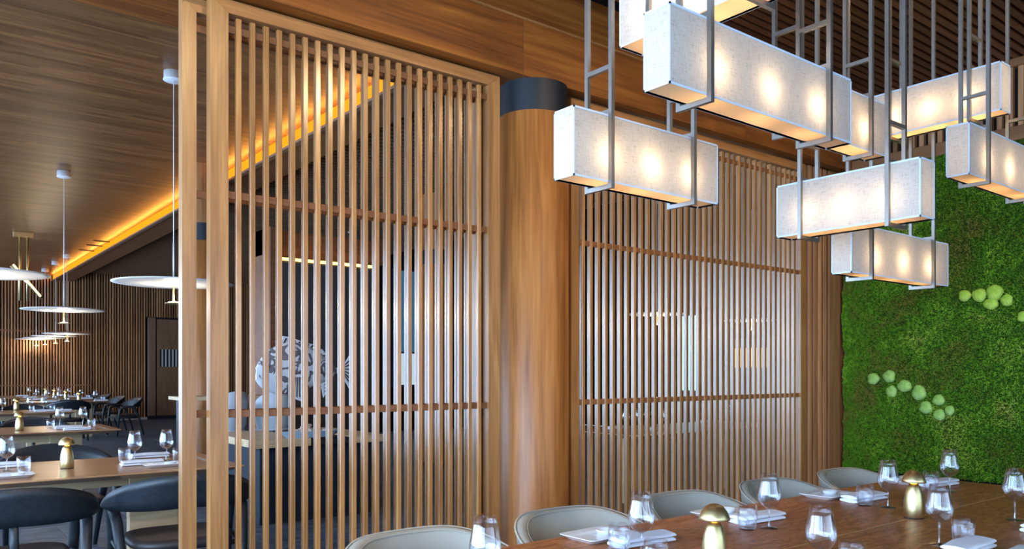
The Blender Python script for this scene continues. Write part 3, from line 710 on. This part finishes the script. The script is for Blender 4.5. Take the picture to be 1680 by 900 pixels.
def make_napkin():
    t = thing('folded_napkin', '', 'napkin')
    for k_, (z0, dx) in enumerate(((0.0, 0.0), (0.0165, 0.006))):
        rows = []
        for i in range(15):
            x = -0.125 + 0.25*i/14; row = []
            for j in range(16):
                a = 2*PI*j/16
                yy = 0.05*math.copysign(abs(math.cos(a))**0.6, math.cos(a)); zz = 0.0085*math.copysign(abs(math.sin(a))**0.7, math.sin(a))
                wv = 0.0025*math.sin(x*26+k_*2)*abs(math.cos(a)) 
                row.append((x+dx+0.004*math.sin(yy*60), yy*(1+0.06*math.sin(x*19+k_)), z0+0.0088+zz+(wv if zz > 0 else 0)))
            rows.append(row)
        m = MB().grid(rows, cyc=True); m.add(rows[0], [tuple(range(15, -1, -1))]); m.add(rows[-1], [tuple(range(16))])
        m.build('fold', LINEN, t)
    return t
PRO = {'wine': make_wine(), 'tum': make_tumbler(), 'lamp': make_mushroom(), 'plate': make_plate(), 'nap': make_napkin()}
USED = set()
def put(kind, loc, rz, label, group=None):
    if kind not in USED:
        USED.add(kind); o = PRO[kind]; o.location = loc; o.rotation_euler = (0,0,rz); o['label'] = label
        if group: o['group'] = group
        elif 'group' in o: del o['group']
        return o
    o = dup(PRO[kind], loc, rz, label)
    if group: o['group'] = group
    elif 'group' in o: del o['group']
    return o
GT = 'tableware on the burl table'
for px, py, lb in [(796, 972, 'wine glass at the bottom edge in front of the nearest tub chair'), (1052, 912, 'wine glass beside the plate in front of the column chair'),
    (1262, 866, 'wine glass just right of the near mushroom lamp'), (1347, 946, 'large wine glass cut by the bottom edge near the inlay line'),
    (1457, 832, 'wine glass left of the far mushroom lamp'), (1541, 893, 'wine glass just right of the far mushroom lamp'),
    (1558, 806, 'farthest wine glass against the moss wall'), (1665, 853, 'wine glass at the right edge of the photo')]:
    put('wine', at(px, py, TT), 0, lb, GT)
for px, py, lb in [(1016, 905, 'tumbler standing before the plate at the column chair'), (1076, 936, 'tumbler rim rising from the bottom edge left of the mushroom lamp'),
    (1226, 868, 'tumbler just left of the wine glass behind the near mushroom lamp'), (1397, 936, 'tumbler rim at the bottom edge right of the large wine glass'),
    (1419, 829, 'tumbler on the napkin left of the far mushroom lamp'), (1580, 891, 'tumbler right of the far mushroom lamp near the front'), (1527, 803, 'farthest tumbler in front of the moss wall')]:
    put('tum', at(px, py, TT), 0, lb, GT)
put('lamp', at(1172, 930, TT), 0, 'brass mushroom lamp nearest the viewer on the burl table', GT)
put('lamp', at(1499, 849, TT), 0, 'brass mushroom lamp standing farther along the burl table', GT)
for x, lb in [(2.12, 'white plate in front of the column tub chair'), (2.87, 'white plate behind the near mushroom lamp'), (3.71, 'white plate left of the far mushroom lamp with its dish showing'), (4.53, 'farthest white plate near the moss wall')]:
    put('plate', (x-0.02, 2.15, TT), 0.03, lb, GT)
for x, lb in [(2.155, 'white napkin beside the column chair plate'), (2.86, 'white napkin under the tumbler behind the near mushroom lamp'), (3.73, 'white napkin under the tumbler left of the far lamp'), (4.53, 'farthest white napkin near the moss wall')]:
    put('nap', (x, 1.99, TT), -0.06, lb, GT)
put('nap', at(1588, 903, TT), 0.05, 'white napkin at the bottom edge right of the far lamp', GT)
put('nap', at(1712, 868, TT), 0.05, 'white napkin at the right edge of the photo', GT)
put('plate', at(1664, 915, TT)+Vector((0.03, -0.06, 0)), 0.05, 'white plate at the bottom right corner of the photo', GT)

# ================================================================== LEFT DINING ROOM
def make_long_table(label, L, Wd):
    t = thing('oak_table', label, 'table', (0,0,0), 0, 'wooden tables in the long dining room')
    m = MB(); hx, hy = L/2, Wd/2
    m.grid([[(sx*(hx-b), sy*(hy-b), z) for sx, sy in ((-1,-1),(1,-1),(1,1),(-1,1))] for b, z in ((0.10, TT-0.045), (0.004, TT-0.012), (0.0, TT-0.008), (0.003, TT))], smooth=False, cyc=True)
    m.add([(-hx+.003,-hy+.003,TT),(hx-.003,-hy+.003,TT),(hx-.003,hy-.003,TT),(-hx+.003,hy-.003,TT)], [(0,1,2,3)])
    m.add([(-hx+.1,-hy+.1,TT-.045),(hx-.1,-hy+.1,TT-.045),(hx-.1,hy-.1,TT-.045),(-hx+.1,hy-.1,TT-.045)], [(3,2,1,0)])
    m.build('tabletop', W_TABLE, t)
    for o in (0.10, 0.125):
        MB().box(hx-o-0.006, hx-o, -hy+0.05, hy-0.05, TT, TT+0.0008).build('inlay', WALLP, t)
    for sx in (-1, 1):
        MB().bbox(sx*(hx-0.45)-0.16, sx*(hx-0.45)+0.16, -0.035, 0.035, 0, TT-0.045, 0.006).build('trestle', W_PALE, t)
    MB().bbox(-hx+0.35, hx-0.35, -0.03, 0.03, TT-0.14, TT-0.05, 0.004).build('stretcher', W_PALE, t)
    return t
tA = make_long_table('nearest wooden dining table left of the near screen', 2.6, 1.06); tA.location = (0.56, 5.82, 0)
dup(tA, (0.65, 9.90, 0), 0, 'second wooden dining table back in the long room'); dup(tA, (0.95, 14.4, 0), 0, 'third wooden dining table back in the long room')
dt = make_long_table('small wooden dining table near the far slatted wall', 1.5, 0.75); dt.location = (2.85, 18.6, 0)
dl = ['first of four small tables before the far slatted wall', 'second of four small tables before the far slatted wall', 'third of four small tables before the far slatted wall', 'last of four small tables against the far slatted wall']
dt['label'] = dl[0]; DY = [18.6, 20.2, 21.8, 23.2]
for i in (1, 2, 3): dup(dt, (2.85, DY[i], 0), 0, dl[i])
tE = dup(tA, (7.0, 5.80, 0), 0, 'wooden table glimpsed through the second screen')
# ------------------------------------------------ dark armchairs
def make_arm(label):
    t = thing('dark_armchair', label, 'chair', (0,0,0), 0, 'dark wooden armchairs in the long dining room')
    R0 = 0.365
    def pt(a): return Vector((R0*1.04*math.sin(a), 0.02 - 0.30*math.cos(a), 0)), Vector((math.sin(a), -math.cos(a), 0))
    rows = [[] for _ in range(8)]
    A = math.radians(82)
    for i in range(49):
        a = -A + 2*A*i/48; p, n = pt(a); f = abs(a)/A
        zc = 0.752 - 0.090*f**1.7; hh_ = 0.100*(1-f**2.2)+0.008; th = 0.013
        for j, (o, z) in enumerate([(-th, -1), (-th*1.1, -0.4), (-th*1.1, 0.4), (-th, 0.95), (th, 0.95), (th*1.1, 0.4), (th*1.1, -0.4), (th, -1)]):
            q = p + n*(o + 0.05*z*(1-f)); rows[j].append((q.x, q.y, zc+z*hh_))
    m = MB().grid(rows+[rows[0]])
    for e in (0, -1): m.add([r[e] for r in rows], [tuple(range(8))])
    m.build('backrest', NAVY, t)
    for s in (-1, 1):
        tip, _ = pt(s*A)
        MB().tube([(s*0.305, 0.245, 0.0), (s*0.312, 0.215, 0.45), (s*0.316, 0.200, 0.57), (s*0.320, 0.175, 0.615), (s*0.326, 0.12, 0.640), (s*0.338, 0.03, 0.650), (tip.x*0.97, tip.y-0.02, 0.655)],
                  [0.016, 0.023, 0.026, 0.028, 0.027, 0.024, 0.014], 10, flat=1.15).build('arm_leg', NAVY, t)
        MB().tube([(s*0.285, -0.27, 0.0), (s*0.305, -0.16, 0.40), (s*0.318, -0.10, 0.57), (s*0.326, -0.055, 0.615), (s*0.336, 0.0, 0.640)], [0.014, 0.022, 0.025, 0.026, 0.020], 10, flat=1.15).build('leg', NAVY, t)
        MB().tube([(s*0.305, 0.235, 0.40), (s*0.303, -0.165, 0.40)], 0.017, 8).build('side_rail', NAVY, t)
    MB().tube([(0.0, -0.17, 0.40), (0.0, -0.215, 0.52), (0.0, -0.235, 0.66)], [0.022, 0.020, 0.014], 8, flat=0.6).build('back_support', NAVY, t)
    MB().tube([(-0.30, 0.23, 0.40), (0.30, 0.23, 0.40)], 0.016, 8).build('front_rail', NAVY, t)
    MB().tube([(-0.303, -0.165, 0.40), (0.303, -0.165, 0.40)], 0.016, 8).build('rear_rail', NAVY, t)
    rows = []
    for (sc, z) in ((0.90, 0.405), (0.99, 0.415), (1.0, 0.435), (0.97, 0.455), (0.88, 0.463)):
        rows.append([(0.265*sc*math.copysign(abs(math.cos(a))**0.55, math.cos(a))*(1.0+0.08*math.sin(a)), 0.0+0.245*sc*math.copysign(abs(math.sin(a))**0.55, math.sin(a)), z) for a in [2*PI*i/32 for i in range(32)]])
    m = MB().grid(rows, cyc=True); m.add(rows[-1], [tuple(range(32))]); m.add(rows[0], [tuple(range(31,-1,-1))])
    m.build('seat', LEATHER_D, t)
    return t
ac = make_arm('dark armchair back at the bottom left corner of the photo')
ac.location = (0.47, 4.80, 0); ac.rotation_euler = (0,0,0.0); ac.scale = (1.06, 1.06, 0.955)
dup(ac, (1.32, 4.86, 0), -0.10, 'dark armchair partly hidden behind the screen end posts')
dup(ac, (0.98, 6.72, 0), PI+0.05, 'dark armchair across the nearest table facing the viewer')
dup(ac, (1.35, 11.0, 0), PI, 'dark armchair across the second table facing the viewer')
dup(ac, (1.75, 15.5, 0), PI, 'dark armchair across the third table facing the viewer')
for i in range(4):
    dup(ac, (3.95, DY[i]+0.02, 0), PI/2+0.1, ['dark armchair at the right end of the first far table', 'dark armchair at the right end of the second far table', 'dark armchair at the right end of the third far table', 'dark armchair at the right end of the last far table'][i])
dup(ac, (2.75, 17.9, 0), 0, 'dark armchair with its back to us at the first far table')
# ------------------------------------------------ settings in the left room
GA = 'tableware on the nearest left table'
for px, py, lb in [(11, 772, 'wine glass at the left edge on the nearest left table'), (221, 758, 'wine glass on the nearest left table beside two napkins'), (273, 755, 'wine glass on the nearest left table next to the screen post')]:
    put('wine', at(px, py, TT), 0, lb, GA)
for px, py, lb in [(39, 774, 'tumbler left of the brass lamp on the nearest left table'), (204, 757, 'tumbler right of the brass lamp on the nearest left table'), (293, 757, 'tumbler half hidden by the screen post on nearest left table')]:
    put('tum', at(px, py, TT), 0, lb, GA)
put('lamp', at(110, 768, TT), 0, 'brass mushroom lamp on the nearest left table', GA)
for px, py, lb in [(14, 783, 'white plate at the left edge on the nearest left table'), (268, 764, 'white plate near the screen post on the nearest left table')]:
    put('plate', at(px, py, TT), 0, lb, GA)
for px, py, lb in [(245, 750, 'white napkin on the far side of the nearest left table'), (232, 762, 'white napkin on the near side of the nearest left table'), (10, 766, 'white napkin by the left edge on the nearest left table')]:
    put('nap', at(px, py, TT), 0.0, lb, GA)
def on(px, py, y0, y1):
    p = at(px, py, TT); t = (px-840)/FPX; y = min(max(p.y, y0), y1); return Vector((y*(C52+S52*t)/(S52-C52*t), y, TT))
GB = 'tableware on the second left table'
for px, py, lb in [(98, 693, 'left wine glass on the second left table'), (136, 692, 'right wine glass on the second left table')]: put('wine', on(px, py, 10.05, 10.30), 0, lb, GB)
for px, py, lb in [(83, 701, 'left tumbler on the second left table'), (150, 699, 'right tumbler on the second left table')]: put('tum', on(px, py, 9.50, 9.95), 0, lb, GB)
put('lamp', on(32, 706, 9.5, 10.3), 0, 'brass mushroom lamp on the second left table', GB)
put('nap', on(112, 696, 9.78, 9.8), 0, 'white napkin on the far side of the second left table', GB)
put('nap', on(126, 702, 9.48, 9.5), 0, 'white napkin on the near side of the second left table', GB)
GC = 'tableware on the third left table'
put('lamp', on(27, 672, 14.0, 14.8), 0, 'brass mushroom lamp on the third left table', GC)
for px, py, lb in [(4, 676, 'wine glass at the left edge on the third table'), (49, 667, 'left wine glass right of the lamp on the third table'), (72, 668, 'right wine glass on the third table')]: put('wine', on(px, py, 14.55, 14.8), 0, lb, GC)
for px, py, lb in [(52, 671, 'left tumbler on the third table'), (86, 667, 'right tumbler on the third table')]: put('tum', on(px, py, 14.25, 14.35), 0, lb, GC)
for px, py, lb in [(72, 670, 'white napkin at middle of the third table'), (102, 668, 'white napkin toward the right end of the third table')]: put('nap', on(px, py, 14.0, 14.1), 0, lb, GC)
for i in range(4):
    o = ['first', 'second', 'third', 'last'][i]
    put('lamp', (3.06, DY[i], TT), 0, 'brass mushroom lamp on the %s far table' % o, 'lamps on the far tables')
    for dx in (-0.35, 0.32):
        s_ = 'left' if dx < 0 else 'right'
        put('wine', (3.06+dx, DY[i]+0.08, TT), 0, 'wine glass %s of the lamp on the %s far table' % (s_, o), 'glasses on the far tables')
        put('tum', (3.06+dx+0.11, DY[i]-0.1, TT), 0, 'tumbler %s of the lamp on the %s far table' % (s_, o), 'glasses on the far tables')
        put('nap', (2.99+dx*1.35, DY[i]-0.27, TT), 0, 'napkin %s of the lamp on the %s far table' % (s_, o), 'napkins on the far tables')
GE = 'tableware seen through the second screen'
put('lamp', at(1063, 704, TT), 0, 'brass mushroom lamp glimpsed through the second screen', GE)
for px, py, lb in [(1027, 703, 'left wine glass behind the second screen'), (1048, 702, 'wine glass just left of the lamp behind the second screen'), (1092, 703, 'wine glass right of the lamp behind the second screen'), (1196, 692, 'wine glass farthest right behind the second screen')]:
    put('wine', at(px, py, TT), 0, lb, GE)
for px, py, lb in [(1014, 703, 'left napkin behind the second screen'), (1076, 705, 'napkin by the lamp behind the second screen'), (1160, 693, 'right napkin behind the second screen')]: put('nap', at(px, py, TT), 0, lb, GE)

# ------------------------------------------------ disc pendants
def make_disc():
    t = thing('disc_pendant', '', 'pendant lamp')
    MB().lathe([(0.0, 0.050), (0.08, 0.040), (0.25, 0.022), (0.44, 0.006), (0.485, 0.0), (0.485, -0.004), (0.44, -0.006), (0.25, -0.014), (0.08, -0.02), (0.0, -0.02)], 64).build('disc', WHITE, t)
    MB().tube([(0, 0, 0.05), (0, 0, 1.70)], 0.0045, 6).build('cable', WHITE, t)
    MB().tube([(0, 0, 0.045), (0, 0, 0.34)], 0.007, 8).build('sleeve', WHITE, t)
    MB().lathe([(0.0, 1.70), (0.082, 1.70), (0.085, 1.702), (0.085, 1.706), (0.08, 1.71), (0.08, 1.775), (0.0, 1.775)], 32).build('canopy', WHITE, t)
    MB().tube([(0, 0, -0.02), (0, 0, -0.165)], [0.007, 0.010], 8).build('stem', BRASS, t)
    MB().lathe([(0.0, -0.155), (0.012, -0.158), (0.03, -0.166), (0.07, -0.172), (0.07, -0.176), (0.0, -0.178)], 28).build('reflector', BRASS, t)
    return t
disc = make_disc(); first = True
P_LIT = [(285, 464, 6.77, 'disc pendant partly hidden behind the screen end post', 1), (-36, 447, 6.06, 'warm lit disc pendant cut by the left edge of the photo', 1),
    (105, 508, 10.14, 'unlit bluish disc pendant hanging over the second table', 0),
    (110, 547, 17.4, 'nearest of four disc pendants in the far row', 0), (91, 551, 18.5, 'second of four disc pendants in the far row', 1), (74, 554, 19.8, 'third of four disc pendants in the far row', 1), (60, 556, 20.7, 'last of four disc pendants in the far row', 1),
    (578, 527, 15.2, 'disc pendant seen through the near slatted screen', 0), (1078, 515, 12.5, 'lit disc pendant at left behind the second screen', 1), (1233, 525, 13.5, 'lit disc pendant at right behind the second screen', 1)]
for px, py, zd, lb, lit in P_LIT:
    t = (px-840)/FPX; X, Y = zd*(C52+S52*t), zd*(S52-C52*t); Zd = EYE+(HORIZON-py)*zd/FPX
    ceil_h = H_L if X < 3.36 else H_S+0.06
    if first: o = disc; first = False
    else: o = dup(disc, (0,0,0))
    o.location = (X, Y, Zd); o['label'] = lb; o['group'] = 'white disc pendants'
    ch = {c.name.split('.')[0]: c for c in o.children}
    top = ceil_h - Zd - 0.075
    ch['canopy'].location = (0, 0, top-1.70); ch['cable'].scale = (1, 1, (top)/1.70)
    if lit: 
        point('pendant_bulb', (0, 0, -0.135), 9.0 if zd < 9 else 7.0, (1.0, 0.80, 0.55), 0.04, o)
        MB().lathe([(0.0, -0.1535), (0.045, -0.164)], 20).build('led_lens', LENS, o)
# brass sculptural pendant
p = at(38, 381, H_L)
t = thing('brass_tube_pendant', 'brass pendant of two rods and a slanted glowing tube', 'pendant lamp', (p.x, p.y, H_L))
MB().bbox(-0.16, 0.16, -0.06, 0.06, -0.09, 0, 0.004).build('canopy', BRASS, t)
for dx in (-0.05, 0.07): MB().tube([(dx, 0, -0.09), (dx, 0, -1.26)], 0.022, 10).build('rod', BRASS, t)
a = Vector((-0.18, 0.0, -0.62)); b = Vector((0.30, -0.05, -1.20))
MB().tube([a, b], 0.035, 12).build('tube_housing', BRASS, t)
MB().tube([a+Vector((0.02,-0.03,0.012)), b+Vector((-0.03,-0.03,0.03))], 0.018, 8).build('tube_light', TUBE, t)

# ================================================================== BUFFET, FISH, STOOLS, BACK BAR
cx0, cy0 = 2.477, 6.80
t = thing('buffet_counter', 'buffet counter with thick pale timber top and dark navy front', 'counter', (cx0, cy0, 0))
MB().bbox(0, 0.52, 0, 1.25, 0.70, 0.768).build('timber_top', W_PALE, t)
MB().bbox(0.52, 0.92, 0.02, 1.25, 0.70, 0.76).build('black_inset', COLLAR, t)
MB().bbox(0.92, 1.27, 0, 1.25, 0.70, 0.768).build('timber_top', W_PALE, t)
MB().bbox(0.10, 1.20, 0.16, 1.15, 0.0, 0.70).build('base', NAVYP, t)
for i in range(4): MB().bbox(0.10+i*0.277, 0.10+i*0.277+0.268, 0.148, 0.16, 0.06, 0.69, 0.002).build('front_panel', NAVYP, t)
fz = 1.37; fx, fy = 3.13, 7.25
t = thing('fish_sculpture', 'large black and white painted fish sculpture on the buffet', 'sculpture', (fx, fy, 0.76))
oz = fz-0.76
# body: lens section swept along X, head at -X
rows = []
for i in range(33):
    u = i/32; x = -0.48 + 0.80*u
    hgt = 0.235*math.sin(PI*min(1, u*0.98+0.02)**0.72)**0.80 + 0.032*u
    zc = oz + 0.01 + 0.05*math.sin(PI*u) - 0.03*(1-u)
    th = 0.075*math.sin(PI*min(1, u*0.95+0.03))**0.7 + 0.006
    rows.append([(x, th*math.copysign(abs(math.cos(a))**1.0, math.cos(a)), zc+hgt*math.sin(a)) for a in [2*PI*j/28 for j in range(28)]])
m = MB().grid(rows, cyc=True); m.add(rows[0], [tuple(range(27,-1,-1))]); m.add(rows[-1], [tuple(range(28))]); m.build('body', FISH, t)
def fin(name, pts, y, th=0.012, stripes=5, skew=0.0):
    f_ = MB(); n = len(pts); f_.add([(px, y-th/2, pz) for px, pz in pts]+[(px, y+th/2, pz) for px, pz in pts], [tuple(range(n)), tuple(range(2*n-1, n-1, -1))]+[(i,(i+1)%n,n+(i+1)%n,n+i) for i in range(n)])
    return f_.build(name, FISHW, t)
df = fin('dorsal_fin', [(-0.25, oz+0.19), (-0.22, oz+0.34), (-0.14, oz+0.33), (0.0, oz+0.28), (0.14, oz+0.26), (0.22, oz+0.17), (0.1, oz+0.15), (-0.1, oz+0.2)], 0)
for i in range(9):
    x = -0.21+i*0.045; MB().tube([(x-0.02, -0.009, oz+0.24-0.004*i), (x+0.02, -0.009, oz+0.318-0.010*i)], 0.008, 6).build('fin_ray', FISHK, df)
tf = fin('tail_fin', [(0.30, oz+0.03), (0.40, oz+0.06), (0.48, oz+0.18), (0.50, oz+0.17), (0.47, oz+0.02), (0.50, oz-0.16), (0.47, oz-0.17), (0.38, oz-0.02), (0.30, oz-0.01)], 0)
for i in range(6):
    z = oz+0.13-i*0.052; MB().tube([(0.40, -0.009, oz+0.02+(z-oz)*0.3), (0.485, -0.009, z)], 0.006, 6).build('fin_ray', FISHK, tf)
pf = fin('pectoral_fin', [(-0.15, oz-0.03), (-0.08, oz-0.02), (-0.05, oz-0.12), (-0.02, oz-0.30), (-0.12, oz-0.26), (-0.18, oz-0.12)], -0.08)
for i in range(5): MB().tube([(-0.13+i*0.018, -0.089, oz-0.05), (-0.15+i*0.03, -0.089, oz-0.24)], 0.005, 6).build('fin_ray', FISHK, pf)
af = fin('anal_fin', [(0.16, oz-0.08), (0.27, oz-0.02), (0.25, oz-0.16), (0.19, oz-0.25)], 0)
for i in range(4): MB().tube([(0.20, -0.009, oz-0.09-i*0.035), (0.25, -0.009, oz-0.05-i*0.035)], 0.005, 6).build('fin_ray', FISHK, af)
MB().lathe([(0.0, -0.008), (0.018, -0.006), (0.022, 0.0), (0.018, 0.006), (0.0, 0.008)], 16, c=(-0.385, -0.045, oz+0.05)).build('eye', BRASS, t)
MB().lathe([(0.09, 0.0), (0.09, 0.02), (0.016, 0.024), (0.014, oz-0.12), (0.0, oz-0.12)], 20, close=True).build('stand', COLLAR, t)
# tray of shells
t = thing('oyster_tray', 'pale blue oval tray of shells below the fish', 'tray', (3.04, 6.92, 0.768))
rows = [[(0.30*s_*math.cos(a), 0.085*s_*math.sin(a), z) for a in [2*PI*i/32 for i in range(32)]] for s_, z in ((0.75, 0.0), (0.98, 0.055), (1.0, 0.06), (0.95, 0.055), (0.72, 0.02))]
m = MB().grid(rows, cyc=True); m.add(rows[0], [tuple(range(31,-1,-1))]); m.add(rows[-1], [tuple(range(32))]); m.build('tray', ICEB, t)
rs = random.Random(3)
for i in range(22):
    a, q = rs.uniform(0, 2*PI), rs.uniform(0, 0.8); x, y = 0.25*q*math.cos(a), 0.055*q*math.sin(a); r = rs.uniform(0.025, 0.04)
    bm = bmesh.new(); bmesh.ops.create_icosphere(bm, subdivisions=2, radius=r)
    for v in bm.verts: v.co.z *= 0.5; v.co.x *= 1.3; v.co *= 1+0.12*rs.uniform(-1, 1)
    bmesh.ops.rotate(bm, verts=bm.verts, cent=(0,0,0), matrix=Matrix.Rotation(rs.uniform(0, 3), 3, 'Z') @ Matrix.Rotation(rs.uniform(-0.7, 0.7), 3, 'X'))
    me = bpy.data.meshes.new('oyster_shell'); bm.to_mesh(me); bm.free(); me.materials.append(SHELL if i % 3 else FISHW)
    link('shell', me, t, (x, y, 0.045+rs.uniform(0.0, 0.07)*(1-q)))
# bar stools and high table
def make_stool(label):
    t = thing('bar_stool', label, 'stool', (0,0,0), 0, 'white bar stools behind the buffet')
    rows = [[] for _ in range(6)]
    for i in range(25):
        a = -1.75+3.5*i/24; f = abs(a)/1.75; n = Vector((math.sin(a), -math.cos(a), 0))
        for j, (o, z) in enumerate(((0.17, 0.72), (0.20, 0.80), (0.215, 1.0), (0.225, 1.16-0.22*f*f), (0.213, 1.16-0.22*f*f), (0.19, 0.80))):
            q = n*o; rows[j].append((q.x, q.y, min(z, 1.16-0.22*f*f)))
    MB().grid(rows+[rows[0]]).build('shell', STOOLW, t)
    MB().lathe([(0.0, 0.70), (0.185, 0.70), (0.20, 0.715), (0.185, 0.735), (0.0, 0.735)], 28).build('seat', STOOLW, t)
    for sx in (-1, 1):
        for sy in (-1, 1): MB().tube([(sx*0.11, sy*0.11, 0.70), (sx*0.21, sy*0.21, 0)], [0.015, 0.011], 8).build('leg', NAVYP, t)
    for (a0, b0_) in (((-1,-1),(1,-1)), ((1,-1),(1,1)), ((1,1),(-1,1)), ((-1,1),(-1,-1))):
        MB().tube([(a0[0]*0.175, a0[1]*0.175, 0.25), (b0_[0]*0.175, b0_[1]*0.175, 0.25)], 0.008, 6).build('foot_rail', STEEL, t)
    return t
st = make_stool('white shell bar stool at left behind the buffet'); st.location = (2.88, 8.75, 0); st.rotation_euler = (0,0,0.2)
dup(st, (3.42, 8.8, 0), -0.1, 'white shell bar stool at right behind the buffet')
t = thing('high_bar_table', 'narrow high bar table with timber top behind the stools', 'table', (3.1, 9.35, 0))
MB().bbox(-0.6, 0.6, -0.28, 0.28, 1.05, 1.09).build('tabletop', W_PALE, t)
for sx in (-0.5, 0.5): MB().bbox(sx-0.03, sx+0.03, -0.22, 0.22, 0, 1.05).build('leg_panel', NAVY, t)
t = thing('back_bar_cabinet', 'tall charcoal cabinet with a thin yellow light strip on top', 'cabinet', (4.81, 10.6, 0))
MB().bbox(-0.76, 0.76, -0.30, 0.30, 0, 2.86).build('carcass', PLASTER, t)
for i in range(3): MB().bbox(-0.755+i*0.505, -0.755+i*0.505+0.498, -0.318, -0.30, 0.08, 2.84, 0.002).build('door_panel', PLASTER, t)
MB().box(-0.76, 0.76, -0.315, -0.28, 2.87, 2.905).build('light_strip', LED_Y, t)
MB().bbox(-0.86, -0.77, -0.33, 0.30, 0, 3.3).build('side_panel', W_RAIL, t)
MB().bbox(-0.86, 0.95, -0.10, 0.30, 2.95, 3.3).build('pelmet', W_RAIL, t)
# amber shelf niche seen through the second screen
p = at_x(1226, 590, 13.7)
t = thing('glowing_niche', 'small amber glowing niche far behind the second screen', 'niche', (13.96, p.y, 0.0))
MB().bbox(-0.10, 0.03, -0.5, 0.5, 0.0, 2.05).build('cabinet', W_DOOR, t)
MB().box(-0.11, -0.10, -0.42, 0.42, 1.45, 1.85).build('lit_back', AMBER, t)
